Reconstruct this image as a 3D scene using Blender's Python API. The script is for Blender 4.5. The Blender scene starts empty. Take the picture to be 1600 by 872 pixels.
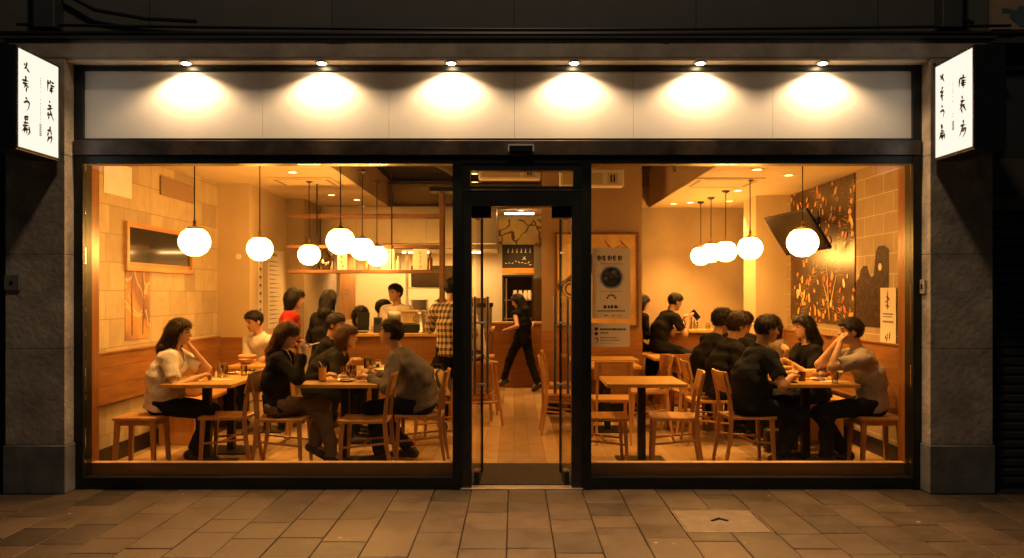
import bpy, bmesh, math, random
import numpy as np
from mathutils import Vector, Matrix
random.seed(11); rng = np.random.RandomState(5)
R = math.radians
sc = bpy.context.scene
COL = sc.collection
CY, CZ, F = -6.5, 1.55, 1280.0
def at(px, py, Y):
    """the world point seen at photo pixel (px,py) at depth plane Y"""
    d = Y - CY
    return Vector(((px - 803) * d / F, Y, CZ - (py - 458) * d / F))

# ------------------------------------------------------------------ materials
MATS = {}
def new_mat(name):
    m = bpy.data.materials.new(name); m.use_nodes = True
    nt = m.node_tree; b = nt.nodes['Principled BSDF']
    MATS[name] = m
    return m, nt, b
def N(nt, t, **kw):
    n = nt.nodes.new(t)
    for k, v in kw.items(): setattr(n, k, v)
    return n
def ramp(nt, fac, stops):
    r = N(nt, 'ShaderNodeValToRGB')
    e = r.color_ramp.elements
    e[0].position, e[0].color = stops[0][0], (*stops[0][1], 1)
    e[1].position, e[1].color = stops[1][0], (*stops[1][1], 1)
    for p, c in stops[2:]:
        x = e.new(p); x.color = (*c, 1)
    nt.links.new(fac, r.inputs[0]); return r.outputs[0]
def coords(nt, scale=(1, 1, 1), rot=(0, 0, 0), kind='Object'):
    tc = N(nt, 'ShaderNodeTexCoord'); mp = N(nt, 'ShaderNodeMapping')
    mp.inputs['Scale'].default_value = scale; mp.inputs['Rotation'].default_value = rot
    nt.links.new(tc.outputs[kind], mp.inputs[0]); return mp.outputs[0]
def noise(nt, vec, scale, detail=4, rough=.55):
    n = N(nt, 'ShaderNodeTexNoise'); n.inputs['Scale'].default_value = scale
    n.inputs['Detail'].default_value = detail; n.inputs['Roughness'].default_value = rough
    nt.links.new(vec, n.inputs['Vector']); return n.outputs[0]
def bump(nt, b, h, strength=.2, dist=.01):
    n = N(nt, 'ShaderNodeBump'); n.inputs['Strength'].default_value = strength
    n.inputs['Distance'].default_value = dist
    nt.links.new(h, n.inputs['Height']); nt.links.new(n.outputs[0], b.inputs['Normal'])
def mat(name, col, rough=.6, metal=0, var=.15, scale=8, bmp=0, coat=0, emit=None, es=1, bs=None):
    if name in MATS: return MATS[name]
    m, nt, b = new_mat(name)
    b.inputs['Roughness'].default_value = rough; b.inputs['Metallic'].default_value = metal
    b.inputs['Base Color'].default_value = (*col, 1)
    if coat: b.inputs['Coat Weight'].default_value = coat; b.inputs['Coat Roughness'].default_value = .12
    v = coords(nt)
    if var:
        n = noise(nt, v, scale)
        c = ramp(nt, n, [(.3, tuple(x * (1 - var) for x in col)), (.7, tuple(min(1, x * (1 + var)) for x in col))])
        nt.links.new(c, b.inputs['Base Color'])
    if bmp: bump(nt, b, noise(nt, v, bs or scale * 6, 6), bmp)
    if emit: b.inputs['Emission Color'].default_value = (*emit, 1); b.inputs['Emission Strength'].default_value = es
    return m
def wood(name, c1, c2, axis='x', rough=.42, sc_=1.0, coat=.15):
    m, nt, b = new_mat(name)
    s = {'x': (1.2, 14, 14), 'y': (14, 1.2, 14), 'z': (14, 14, 1.2)}[axis]
    v = coords(nt, tuple(x * sc_ for x in s))
    n = noise(nt, v, 1.6, 6, .62)
    v2 = coords(nt, tuple(x * sc_ * 5 for x in s)); n2 = noise(nt, v2, 1.8, 3)
    mx = N(nt, 'ShaderNodeMath', operation='MULTIPLY_ADD'); mx.inputs[1].default_value = .3
    nt.links.new(n2, mx.inputs[0]); nt.links.new(n, mx.inputs[2])
    c = ramp(nt, mx.outputs[0], [(.42, c1), (.85, c2), (.62, tuple((a + d) / 2 for a, d in zip(c1, c2)))])
    nt.links.new(c, b.inputs['Base Color'])
    b.inputs['Roughness'].default_value = rough; b.inputs['Coat Weight'].default_value = coat
    b.inputs['Coat Roughness'].default_value = .2
    bump(nt, b, n2, .08, .004)
    return m
def brickmat(name, cols, mortar, bw, bh, ms, plane, rough=.75, bmp=.25, squash=1.0, freq=2, off=.5):
    """plane: 'yz' walls facing +-X, 'xz' walls facing -Y, 'yx' floor boards running in Y"""
    m, nt, b = new_mat(name)
    tc = N(nt, 'ShaderNodeTexCoord'); sp = N(nt, 'ShaderNodeSeparateXYZ'); cb = N(nt, 'ShaderNodeCombineXYZ')
    nt.links.new(tc.outputs['Object'], sp.inputs[0])
    a, c = {'yz': ('Y', 'Z'), 'xz': ('X', 'Z'), 'yx': ('Y', 'X')}[plane]
    nt.links.new(sp.outputs[a], cb.inputs[0]); nt.links.new(sp.outputs[c], cb.inputs[1])
    t = N(nt, 'ShaderNodeTexBrick')
    t.offset = off; t.squash = squash; t.squash_frequency = freq; t.offset_frequency = 2
    t.inputs['Scale'].default_value = 1; t.inputs['Brick Width'].default_value = bw
    t.inputs['Row Height'].default_value = bh; t.inputs['Mortar Size'].default_value = ms
    t.inputs['Mortar Smooth'].default_value = .2; t.inputs['Bias'].default_value = 0
    t.inputs['Color1'].default_value = (0, 0, 0, 1); t.inputs['Color2'].default_value = (1, 1, 1, 1)
    t.inputs['Mortar'].default_value = (.5, .5, .5, 1)
    nt.links.new(cb.outputs[0], t.inputs[0])
    base = ramp(nt, t.outputs['Color'], [(0, cols[0]), (1, cols[1]), (.5, cols[2])])
    n = noise(nt, cb.outputs[0], 6, 8, .65)
    mm = N(nt, 'ShaderNodeMix', data_type='RGBA', blend_type='MULTIPLY'); mm.inputs[0].default_value = .7
    g = ramp(nt, n, [(.25, (.72, .7, .66)), (.75, (1.1, 1.1, 1.1))])
    nt.links.new(base, mm.inputs[6]); nt.links.new(g, mm.inputs[7])
    mo = N(nt, 'ShaderNodeMix', data_type='RGBA'); nt.links.new(t.outputs['Fac'], mo.inputs[0])
    nt.links.new(mm.outputs[2], mo.inputs[6]); mo.inputs[7].default_value = (*mortar, 1)
    nt.links.new(mo.outputs[2], b.inputs['Base Color'])
    b.inputs['Roughness'].default_value = rough
    h = N(nt, 'ShaderNodeMath', operation='MULTIPLY_ADD'); h.inputs[1].default_value = -1.0
    nt.links.new(t.outputs['Fac'], h.inputs[0])
    n3 = noise(nt, cb.outputs[0], 40, 5)
    h2 = N(nt, 'ShaderNodeMath', operation='MULTIPLY'); h2.inputs[1].default_value = .4
    nt.links.new(n3, h2.inputs[0]); nt.links.new(h2.outputs[0], h.inputs[2])
    bump(nt, b, h.outputs[0], bmp, .006)
    return m
def emis(name, col, s):
    m = bpy.data.materials.new(name); m.use_nodes = True; nt = m.node_tree; nt.nodes.clear()
    e = N(nt, 'ShaderNodeEmission'); o = N(nt, 'ShaderNodeOutputMaterial')
    e.inputs[0].default_value = (*col, 1); e.inputs[1].default_value = s
    nt.links.new(e.outputs[0], o.inputs[0]); MATS[name] = m; return m
def glassmat(name, tint=(.97, .98, .97), refl=1.0):
    m = bpy.data.materials.new(name); m.use_nodes = True; nt = m.node_tree; nt.nodes.clear()
    t = N(nt, 'ShaderNodeBsdfTransparent'); t.inputs[0].default_value = (*tint, 1)
    g = N(nt, 'ShaderNodeBsdfGlossy'); g.inputs['Roughness'].default_value = .02
    g.inputs['Color'].default_value = (.9, .95, .95, 1)
    f = N(nt, 'ShaderNodeFresnel'); f.inputs[0].default_value = 1.45
    k = N(nt, 'ShaderNodeMath', operation='MULTIPLY'); k.inputs[1].default_value = refl
    mx = N(nt, 'ShaderNodeMixShader'); o = N(nt, 'ShaderNodeOutputMaterial')
    nt.links.new(f.outputs[0], k.inputs[0]); nt.links.new(k.outputs[0], mx.inputs[0])
    nt.links.new(t.outputs[0], mx.inputs[1]); nt.links.new(g.outputs[0], mx.inputs[2])
    nt.links.new(mx.outputs[0], o.inputs[0]); MATS[name] = m; return m

WARM = (1.0, .50, .15)
M_oak = wood('oak_furniture', (.40, .20, .06), (.62, .35, .12), 'y')
M_oakx = wood('oak_tabletop', (.50, .27, .07), (.78, .47, .14), 'x', .30, 1, .4)
M_oakz = wood('oak_legs', (.36, .17, .055), (.52, .27, .095), 'z')
M_panel = wood('oak_wall_panel', (.17, .066, .017), (.36, .165, .045), 'y', .4, .8, .25)
M_panelx = wood('oak_counter_panel', (.22, .092, .026), (.36, .165, .05), 'x', .42, .8, .2)
M_jamb = wood('window_jamb_oak', (.17, .062, .016), (.36, .155, .042), 'z', .3, .8, .4)
M_sill = wood('window_sill_oak', (.20, .085, .03), (.32, .14, .05), 'x', .5, .7, .05)
M_frame = mat('dark_shopfront_metal', (.022, .026, .026), .38, .6, .25, 5, .03)
M_beam = mat('scuffed_brown_metal', (.075, .06, .052), .35, .7, .45, 6, .06)
M_black = mat('black_satin_metal', (.012, .012, .012), .4, .3, .1, 8)
M_steel = mat('brushed_steel', (.55, .53, .5), .28, 1, .12, 12, .03)
M_brass = mat('aged_brass', (.32, .21, .09), .35, 1, .3, 20)
M_white = mat('white_paint', (.78, .76, .72), .5, 0, .04, 6)
M_paper = mat('white_paper', (.72, .68, .62), .8, 0, .05, 6)
M_ink = mat('printed_ink', (.03, .027, .03), .7, 0, 0)
M_inkg = mat('grey_printed_ink', (.22, .2, .19), .7, 0, 0)
M_fascia = mat('cream_fascia_panel', (.70, .66, .60), .55, 0, .04, 3, .03, bs=30)
M_soffit = mat('painted_soffit', (.78, .66, .50), .7, 0, .18, 3, .06)
M_header = mat('weathered_header_stone', (.25, .21, .165), .85, 0, .3, 4, .35, bs=40)
M_pil = mat('rough_pilaster_stone', (.33, .27, .205), .88, 0, .4, 4, 1.0, bs=22)
for _n in M_pil.node_tree.nodes:
    if _n.type == 'BUMP': _n.inputs['Distance'].default_value = .014
M_plinth = mat('dark_plinth_stone', (.125, .118, .105), .85, 0, .3, 6, .5, bs=45)
M_upper = brickmat('dark_cladding', [(.045, .045, .042), (.065, .062, .058), (.055, .053, .05)], (.015, .015, .015), 1.45, 3.0, .006, 'xz', .7, .1)
M_darkwall = mat('black_recess', (.018, .02, .02), .8, 0, .2, 3)
M_leftstone = brickmat('limestone_ashlar', [(.38, .31, .20), (.54, .45, .30), (.51, .42, .28)], (.26, .19, .11), .46, .262, .0035, 'yz', .62, .2, .62, 2)
M_rightblock = brickmat('painted_block', [(.36, .28, .17), (.42, .33, .21), (.39, .30, .19)], (.66, .55, .38), .42, .192, .004, 'yz', .7, .2)
M_plaster = mat('warm_plaster', (.54, .44, .29), .8, 0, .06, 2, .06, bs=30)
M_concrete = mat('brown_concrete', (.32, .25, .165), .8, 0, .18, 1.6, .1, bs=20)
M_brown = mat('brown_partition', (.30, .20, .12), .7, 0, .1, 2, .05)
M_cream = mat('kitchen_cream', (.80, .68, .40), .6, 0, .04, 2)
M_ceil = mat('ceiling_paint', (.62, .52, .34), .75, 0, .05, 1.5)
M_void = mat('dark_ceiling_void', (.03, .032, .03), .8, 0, .3, 3)
M_soffbox = mat('recess_plaster', (.50, .38, .25), .8, 0, .08, 2)
M_floor = brickmat('plank_floor', [(.36, .24, .12), (.58, .42, .23), (.48, .33, .18)], (.22, .13, .065), 1.9, .15, .0015, 'yx', .27, .1, 1, 2, .37)
M_mat = mat('dark_doormat', (.055, .045, .035), .95, 0, .4, 60, .8, bs=200)
M_glass = glassmat('window_glass', refl=.6); M_dglass = glassmat('door_glass', refl=.22)
M_globe = emis('lit_globe', (1.0, .43, .08), 50)
M_down = emis('lit_downlight', (1.0, .52, .18), 20)
M_downout = emis('lit_soffit_downlight', (1.0, .68, .38), 90)
M_sign = emis('lit_sign_face', (1.0, .90, .75), 1.08)
M_china = mat('white_china', (.75, .7, .62), .2, 0, .02, 5, coat=.4)
M_clay = mat('brown_clay', (.25, .12, .06), .4, 0, .2, 12)
M_juice = mat('orange_juice', (.85, .48, .10), .2, 0, .05, 5, coat=.5)
M_screen = mat('glossy_black_screen', (.015, .015, .015), .12, 0, 0, coat=.4)

# ------------------------------------------------------------------ mesh builder
class MB:
    def __init__(s): s.bm = bmesh.new()
    def box(s, x0, x1, y0, y1, z0, z1, mtx=None, bev=0):
        vs = [s.bm.verts.new(Vector(p) if mtx is None else mtx @ Vector(p)) for p in
              [(x0, y0, z0), (x1, y0, z0), (x1, y1, z0), (x0, y1, z0), (x0, y0, z1), (x1, y0, z1), (x1, y1, z1), (x0, y1, z1)]]
        fs = [s.bm.faces.new([vs[i] for i in f]) for f in
              [(3, 2, 1, 0), (4, 5, 6, 7), (0, 1, 5, 4), (1, 2, 6, 5), (2, 3, 7, 6), (3, 0, 4, 7)]]
        if bev:
            es = list({e for f in fs for e in f.edges})
            bmesh.ops.bevel(s.bm, geom=es, offset=bev, segments=2, affect='EDGES', profile=.5)
        return s
    def rod(s, pts, rad, n=8, cap=True):
        pts = [Vector(p) for p in pts]
        rs = rad if isinstance(rad, (list, tuple)) else [rad] * len(pts)
        rings = []
        t0 = (pts[1] - pts[0]).normalized()
        up = Vector((0, 0, 1)) if abs(t0.z) < .9 else Vector((1, 0, 0))
        u = t0.cross(up).normalized()
        for i, p in enumerate(pts):
            t = (pts[min(i + 1, len(pts) - 1)] - pts[max(i - 1, 0)]).normalized()
            u = (u - t * u.dot(t)).normalized(); v = t.cross(u)
            rings.append([s.bm.verts.new(p + (u * math.cos(a) + v * math.sin(a)) * rs[i])
                          for a in [2 * math.pi * k / n for k in range(n)]])
        for a, b in zip(rings, rings[1:]):
            for k in range(n): s.bm.faces.new((a[k], a[(k + 1) % n], b[(k + 1) % n], b[k]))
        if cap:
            s.bm.faces.new(list(reversed(rings[0]))); s.bm.faces.new(rings[-1])
        return s
    def leg(s, a, b, wa, wb, da=None, db=None):
        """square tapered bar from a to b"""
        a, b = Vector(a), Vector(b); da = da or wa; db = db or wb
        A = [s.bm.verts.new(a + Vector((x * wa / 2, y * da / 2, 0))) for x, y in ((-1, -1), (1, -1), (1, 1), (-1, 1))]
        B = [s.bm.verts.new(b + Vector((x * wb / 2, y * db / 2, 0))) for x, y in ((-1, -1), (1, -1), (1, 1), (-1, 1))]
        if a.z > b.z: A, B = B, A
        s.bm.faces.new(list(reversed(A))); s.bm.faces.new(B)
        for k in range(4): s.bm.faces.new((A[k], A[(k + 1) % 4], B[(k + 1) % 4], B[k]))
        return s
    def lathe(s, prof, c=(0, 0, 0), n=24):
        c = Vector(c); rings = []
        for r, z in prof:
            if r < 1e-5: rings.append([s.bm.verts.new(c + Vector((0, 0, z)))])
            else: rings.append([s.bm.verts.new(c + Vector((r * math.cos(2 * math.pi * k / n), r * math.sin(2 * math.pi * k / n), z))) for k in range(n)])
        for a, b in zip(rings, rings[1:]):
            for k in range(n):
                q = [a[k % len(a)], a[(k + 1) % len(a)], b[(k + 1) % len(b)], b[k % len(b)]]
                q = [v for i, v in enumerate(q) if v not in q[:i]]
                if len(q) > 2: s.bm.faces.new(q)
        return s
    def prism(s, pts2, plane, h0, h1):
        """2-D outline extruded from h0 to h1; plane maps (u,v,h) to a point"""
        A = [s.bm.verts.new(plane(u, v, h0)) for u, v in pts2]
        B = [s.bm.verts.new(plane(u, v, h1)) for u, v in pts2]
        try:
            s.bm.faces.new(A); s.bm.faces.new(list(reversed(B)))
        except ValueError: pass
        n = len(A)
        for k in range(n): s.bm.faces.new((A[k], B[k], B[(k + 1) % n], A[(k + 1) % n]))
        return s
    def stroke(s, pts, w, plane, h0, h1):
        """a brush stroke: ribbon whose width swells and tapers"""
        P = [Vector(p) for p in pts]; Q = []
        for i in range(len(P) - 1):
            for k in range(4): Q.append(P[i].lerp(P[i + 1], k / 4))
        Q.append(P[-1]); n = len(Q); L, Rr = [], []
        for i, q in enumerate(Q):
            d = (Q[min(i + 1, n - 1)] - Q[max(i - 1, 0)]).normalized(); nrm = Vector((-d.y, d.x))
            t = i / (n - 1); ww = w * (.55 + .6 * math.sin(math.pi * min(1, t * 1.3 + .12)) ) * (1.0 if t < .8 else max(.25, (1 - t) * 5)) * (.88 + .24 * random.random())
            L.append(q + nrm * ww / 2); Rr.append(q - nrm * ww / 2)
        for i in range(n - 1):
            s.prism([L[i], L[i + 1], Rr[i + 1], Rr[i]], plane, h0, h1)
        return s
    def build(s, name, m, parent=None, smooth=False, loc=None):
        me = bpy.data.meshes.new(name)
        bmesh.ops.recalc_face_normals(s.bm, faces=s.bm.faces)
        s.bm.to_mesh(me); s.bm.free()
        for mm in (m if isinstance(m, (list, tuple)) else [m]): me.materials.append(mm)
        if smooth:
            me.polygons.foreach_set('use_smooth', [True] * len(me.polygons))
            try: me.set_sharp_from_angle(angle=R(40))
            except Exception: pass
        o = bpy.data.objects.new(name, me); COL.objects.link(o)
        if parent is not None: o.parent = parent
        if loc is not None: o.location = loc
        return o
def tag(o, label=None, cat=None, group=None, kind=None):
    if label: o['label'] = label
    if cat: o['category'] = cat
    if group: o['group'] = group
    if kind: o['kind'] = kind
    return o
def thing(name, label, cat, loc=(0, 0, 0), rz=0, group=None):
    o = bpy.data.objects.new(name, None); COL.objects.link(o); o.empty_display_size = .1
    o.location = loc; o.rotation_euler = (0, 0, rz)
    return tag(o, label, cat, group)
def copy_tree(o, parent=None):
    c = o.copy(); COL.objects.link(c); c.parent = parent
    for ch in list(o.children): copy_tree(ch, c)
    return c
FIRST = {}
def put(proto, label, loc, rz=0, group=None):
    """first use moves the prototype itself, later ones copy it"""
    if proto.name in FIRST: o = copy_tree(proto)
    else: FIRST[proto.name] = 1; o = proto
    o.location = loc; o.rotation_euler = (0, 0, rz); o['label'] = label
    if group: o['group'] = group
    return o
def lamp(name, kind, loc, energy, col, parent=None, size=.03, spot=None, blend=.5, aim=None):
    l = bpy.data.lights.new(name, kind); l.energy = energy; l.color = col
    if kind in ('POINT', 'SPOT'): l.shadow_soft_size = size
    if kind == 'SPOT': l.spot_size = R(spot); l.spot_blend = blend
    o = bpy.data.objects.new(name, l); COL.objects.link(o); o.location = loc
    if aim is not None: o.rotation_euler = Vector(aim).to_track_quat('-Z', 'Y').to_euler()
    if parent is not None: o.parent = parent
    return o

# ================================================================== SETTING
XL, XR = -3.70, 3.50          # interior side walls
ZL, ZR, ZV = 2.92, 2.80, 3.36  # left ceiling, right ceiling, void above the recess
YB = 8.0                      # kitchen back wall
g = MB().box(-150, 150, -150, 150, -.30, -.12).build('ground', mat('asphalt', (.045, .045, .045), .9, 0, .3, 20, .3)); tag(g, kind='structure')
def pavement():
    m, nt, b = new_mat('paving_stone')
    at_ = N(nt, 'ShaderNodeAttribute', attribute_name='tone')
    v = coords(nt); n = noise(nt, v, 4, 8, .7); n2 = noise(nt, v, 70, 4)
    g1 = ramp(nt, n, [(.25, (.62, .62, .62)), (.75, (1.12, 1.1, 1.08))])
    mm = N(nt, 'ShaderNodeMix', data_type='RGBA', blend_type='MULTIPLY'); mm.inputs[0].default_value = 1
    nt.links.new(at_.outputs['Color'], mm.inputs[6]); nt.links.new(g1, mm.inputs[7])
    # small pale stains (gum, droppings)
    vo = N(nt, 'ShaderNodeTexVoronoi'); vo.inputs['Scale'].default_value = 3.3; nt.links.new(v, vo.inputs['Vector'])
    st = N(nt, 'ShaderNodeMath', operation='LESS_THAN'); st.inputs[1].default_value = .045
    nt.links.new(vo.outputs['Distance'], st.inputs[0])
    m2 = N(nt, 'ShaderNodeMix', data_type='RGBA'); k = N(nt, 'ShaderNodeMath', operation='MULTIPLY'); k.inputs[1].default_value = .45
    nt.links.new(st.outputs[0], k.inputs[0]); nt.links.new(k.outputs[0], m2.inputs[0])
    nt.links.new(mm.outputs[2], m2.inputs[6]); m2.inputs[7].default_value = (.5, .46, .4, 1)
    nt.links.new(m2.outputs[2], b.inputs['Base Color'])
    rr = ramp(nt, n, [(.3, (.42,) * 3), (.7, (.68,) * 3)]); nt.links.new(rr, b.inputs['Roughness'])
    bump(nt, b, n2, .25, .004)
    bm = bmesh.new(); lay = bm.loops.layers.color.new('tone')
    w = .29; j = .004
    k0 = int(-9 / w); k1 = int(9 / w)
    hole = (1.116, 1.696, -1.19, -.62)
    for k in range(k0, k1):
        x0 = -.044 + k * w; x1 = x0 + w
        y = -9.5 - random.random() * .5
        inh = x1 > hole[0] + .02 and x0 < hole[1] - .02
        while y < .0:
            L = random.choice([.3, .36, .42, .42, .5, .58]); y1 = min(y + L, .0)
            if y1 > -.04: y1 = .0
            if inh and y < hole[2] - .001 < y1: y1 = hole[2]
            if inh and hole[2] - .001 <= y < hole[3] - .001: y1 = hole[3]
            if not (inh and hole[2] - .001 <= y < hole[3] - .001):
                t = random.gauss(.26, .022)
                if random.random() < .13: t *= .78
                c = (t * 1.08, t * (.88 + .03 * random.random()), t * (.66 + .05 * random.random()), 1)
                dz = random.uniform(-.0022, .0022); b_ = .004
                e = [random.uniform(-.0012, .0012) for _ in range(4)]
                o = [(x0 + j / 2, y + j / 2), (x1 - j / 2, y + j / 2), (x1 - j / 2, y1 - j / 2), (x0 + j / 2, y1 - j / 2)]
                i_ = [(x0 + j / 2 + b_, y + j / 2 + b_), (x1 - j / 2 - b_, y + j / 2 + b_), (x1 - j / 2 - b_, y1 - j / 2 - b_), (x0 + j / 2 + b_, y1 - j / 2 - b_)]
                B = [bm.verts.new((p[0], p[1], -.05)) for p in o]
                O = [bm.verts.new((p[0], p[1], -.006 + dz)) for p in o]
                I = [bm.verts.new((p[0], p[1], -.001 + dz + e[q])) for q, p in enumerate(i_)]
                fs = [bm.faces.new(I)]
                for q in range(4):
                    r = (q + 1) % 4
                    fs.append(bm.faces.new((O[q], O[r], I[r], I[q]))); fs.append(bm.faces.new((B[q], B[r], O[r], O[q])))
                for f in fs:
                    for lp in f.loops: lp[lay] = c
            y = y1 if y1 > y else .1
            if y >= 0: break
    me = bpy.data.meshes.new('pavement'); bm.to_mesh(me); bm.free(); me.materials.append(m)
    o = bpy.data.objects.new('pavement', me); COL.objects.link(o); tag(o, kind='structure')
pavement()
tag(MB().box(-9.2, 9.2, -9.7, .0, -.11, -.03).build('pavement_bed', mat('dark_joint_mortar', (.03, .027, .022), .95)), kind='structure')
tag(MB().box(XL - .1, XR + .1, .0, YB + .2, -.1, -.004).build('floor', M_floor), kind='structure')
# manhole cover set in the paving
t = thing('manhole_cover', 'rectangular metal-framed access cover set into the paving right of the doorway', 'manhole cover', (1.406, -.905, -.001))
MB().box(-.287, .287, -.283, .283, -.04, -.010).build('cover_bed', M_black, t)
MB().box(-.272, .272, -.267, .267, -.0095, -.0015, bev=.002).build('cover_slab', mat('cover_stone', (.125, .095, .065), .7, 0, .25, 9, .3), t)
fr = MB()
fr.box(-.287, .287, -.282, -.272, -.03, .000).box(-.287, .287, .272, .282, -.03, .000).box(-.287, -.277, -.2715, .2715, -.03, .000).box(.277, .287, -.2715, .2715, -.03, .000)
fr.build('cover_frame', mat('worn_steel', (.22, .19, .15), .4, .9, .3, 20), t)
MB().rod([(-.06, -.02, .002), (0, .03, .004), (.05, -.02, .002)], .008).build('lifting_ring', M_black, t)

# ---- interior shell
tag(MB().box(XL - .15, XL, .22, 3.73, 0, 3.5).build('ashlar_wall', M_leftstone), 'pale limestone block wall along the left side of the dining room', 'wall')
tag(MB().box(XR, XR + .15, .22, 5.5, 0, 3.5).build('block_wall', M_rightblock), 'painted block wall with pale joints along the right side', 'wall')
t = thing('wall_pier', 'plain plaster pier at the far end of the limestone wall', 'pier', (-3.5, 3.73, 0))
MB().box(-.2, .2, 0, 1.64, 0, 3.5).build('pier_shaft', M_plaster, t)
MB().box(-.2, .215, -.018, -.0, .5, 1.0).build('wood_wainscot', M_panelx, t)
tag(MB().box(-3.7, -3.04, 5.372, 8.0, 0, 3.5).build('rear_pier', M_concrete), 'darker grey pier behind the wall menu in the left corner', 'pier')
tag(MB().box(-3.04, .6, YB, YB + .15, 0, 3.5).build('kitchen_wall', M_cream), 'bright cream kitchen wall behind the counter', 'wall')
tag(MB().box(1.45, XR + .15, 5.5, 5.65, 0, 3.5).build('concrete_wall', M_concrete), 'brown plaster rear wall behind the bar on the right', 'wall')
t = thing('wall_pier', 'plaster pier in the right rear corner beside the television', 'pier', (3.3, 4.0, 0))
MB().box(-.2, .2, 0, .55, 0, 3.5).build('pier_shaft', M_plaster, t)
MB().box(-.21, .2, -.018, -.0, .5, 1.08).build('wood_wainscot', M_panelx, t)
t = thing('partition_wall', 'brown partition wall with wooden base in the middle of the room', 'wall', (1.0, 4.0, 0))
MB().box(-.64, .64, 0, .12, 0, ZV).build('upper_panel', M_brown, t)
MB().box(-.645, .645, -.02, -.001, .14, 1.07).build('wood_base', M_panelx, t)
MB().box(-.63, .63, -.015, -.001, 0, .138).build('skirting', M_black, t)
tag(MB().box(.50, .62, 4.14, YB, 0, 3.5).build('side_wall', M_brown), 'narrow brown wall running back from the partition to the kitchen', 'wall')
# ceilings
tag(MB().box(XL, -2.0, .1, 6.8, ZL, ZL + .1).build('ceiling', M_ceil), kind='structure')
tag(MB().box(XL, .6, 6.8, YB, ZL, ZL + .1).build('ceiling', M_ceil), kind='structure')
tag(MB().box(2.0, XR, .1, 5.5, ZR, ZR + .1).build('ceiling', M_ceil), kind='structure')
tag(MB().box(XL - .15, XR + .15, .05, YB + .15, 3.5, 3.6).build('roof_slab', M_void), kind='structure')
tag(MB().box(-1.98, 1.98, .1, 6.79, ZV + .02, ZV + .1).build('ceiling_void', M_void), kind='structure')
t = thing('ceiling_recess', 'plastered edges around the open ceiling recess over the middle of the room', 'ceiling recess', (0, 0, ZR))
MB().box(-2.0, -1.98, .1, 6.8, ZL - ZR, .56).build('recess_side', M_soffbox, t)
MB().box(1.98, 2.0, .1, 5.5, 0, .56).build('recess_side', M_soffbox, t)
MB().box(-1.979, .6, 6.78, 6.8, ZL - ZR, .56).build('recess_end', M_soffbox, t)
MB().box(1.64, 1.979, 5.48, 5.5, -.0, .30).build('recess_end', M_soffbox, t)
# dark ducting in the recess
M_duct = mat('dark_duct', (.09, .08, .07), .5, .4, .3, 6)
t = thing('ceiling_duct', 'thick dark ventilation duct crossing the recess above the left window', 'duct', (-1.2, 2.3, 3.18))
MB().rod([(-.75, -.9, .05), (-.3, -.2, .02), (.2, .6, 0), (.5, 2.2, 0)], .11, 16).build('duct_tube', M_duct, t, True)
MB().rod([(.196, .59, 0), (.216, .63, 0)], .125, 16).build('duct_collar', M_steel, t, True)
t = thing('ceiling_duct', 'square dark ventilation duct behind the right window top', 'duct', (1.2, 1.2, 3.1))
MB().box(-.5, .7, -.1, .25, 0, .2, bev=.01).build('duct_box', M_duct, t)
MB().box(-.05, .2, -.16, -.1, -.12, .02, bev=.01).build('duct_outlet', M_duct, t)
tag(MB().rod([(-1.9, 5.9, 3.2), (1.6, 5.9, 3.2)], .03, 10).build('ceiling_pipe', M_duct, None, True), 'thin dark pipe crossing the back of the open recess', 'pipe')
tag(MB().rod([(.8, .5, 3.0), (1.5, 1.6, 3.1), (1.9, 3.2, 3.0)], .02, 8).build('ceiling_pipe', M_duct, None, True), 'bent dark pipe in the recess near the right window', 'pipe')

# panelled dado along side walls
def dado(name, label, x, d, y0, y1, z0, z1):
    t = thing(name, label, 'wall panel', (x, y0, 0)); n = 0
    for i, (a, b) in enumerate([(0, .36), (.36, .72), (.72, 1)]):
        za, zb = z0 + (z1 - z0) * a, z0 + (z1 - z0) * b
        MB().box(min(0, d), max(0, d), 0, y1 - y0, za + .0015, zb - .0015, bev=.002).build('board', M_panel, t)
    MB().box(min(0, d * 1.25), max(0, d * 1.25), 0, y1 - y0, z1, z1 + .02, bev=.003).build('top_rail', M_panel, t)
    MB().box(min(0, d * .4), max(0, d * .4), 0, y1 - y0, 0, .15).build('skirting', M_black, t)
    return t
dado('wall_panel', 'oak backrest panel fixed along the left limestone wall', XL, .04, .3, 3.71, .55, 1.0)
dado('wall_panel', 'oak backrest panel fixed along the right block wall', XR, -.04, .3, 3.98, .50, 1.07)
# bench
t = thing('wall_bench', 'oak wall bench under the backrest panel behind the first left table', 'bench', (XL, 1.75, 0))
MB().box(.045, .48, 0, 1.9, .42, .455, bev=.004).build('seat', M_oak, t)
for y in (.1, 1.75): MB().box(.08, .44, y, y + .04, 0, .42).build('leg', M_oakz, t)
t = thing('wall_bench', 'oak wall bench along the right wall behind the crowded table', 'bench', (XR, 1.9, 0))
MB().box(-.48, -.055, 0, 1.9, .42, .455, bev=.004).build('seat', M_oak, t)
for y in (.1, 1.75): MB().box(-.44, -.08, y, y + .04, 0, .42).build('leg', M_oakz, t)

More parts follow.
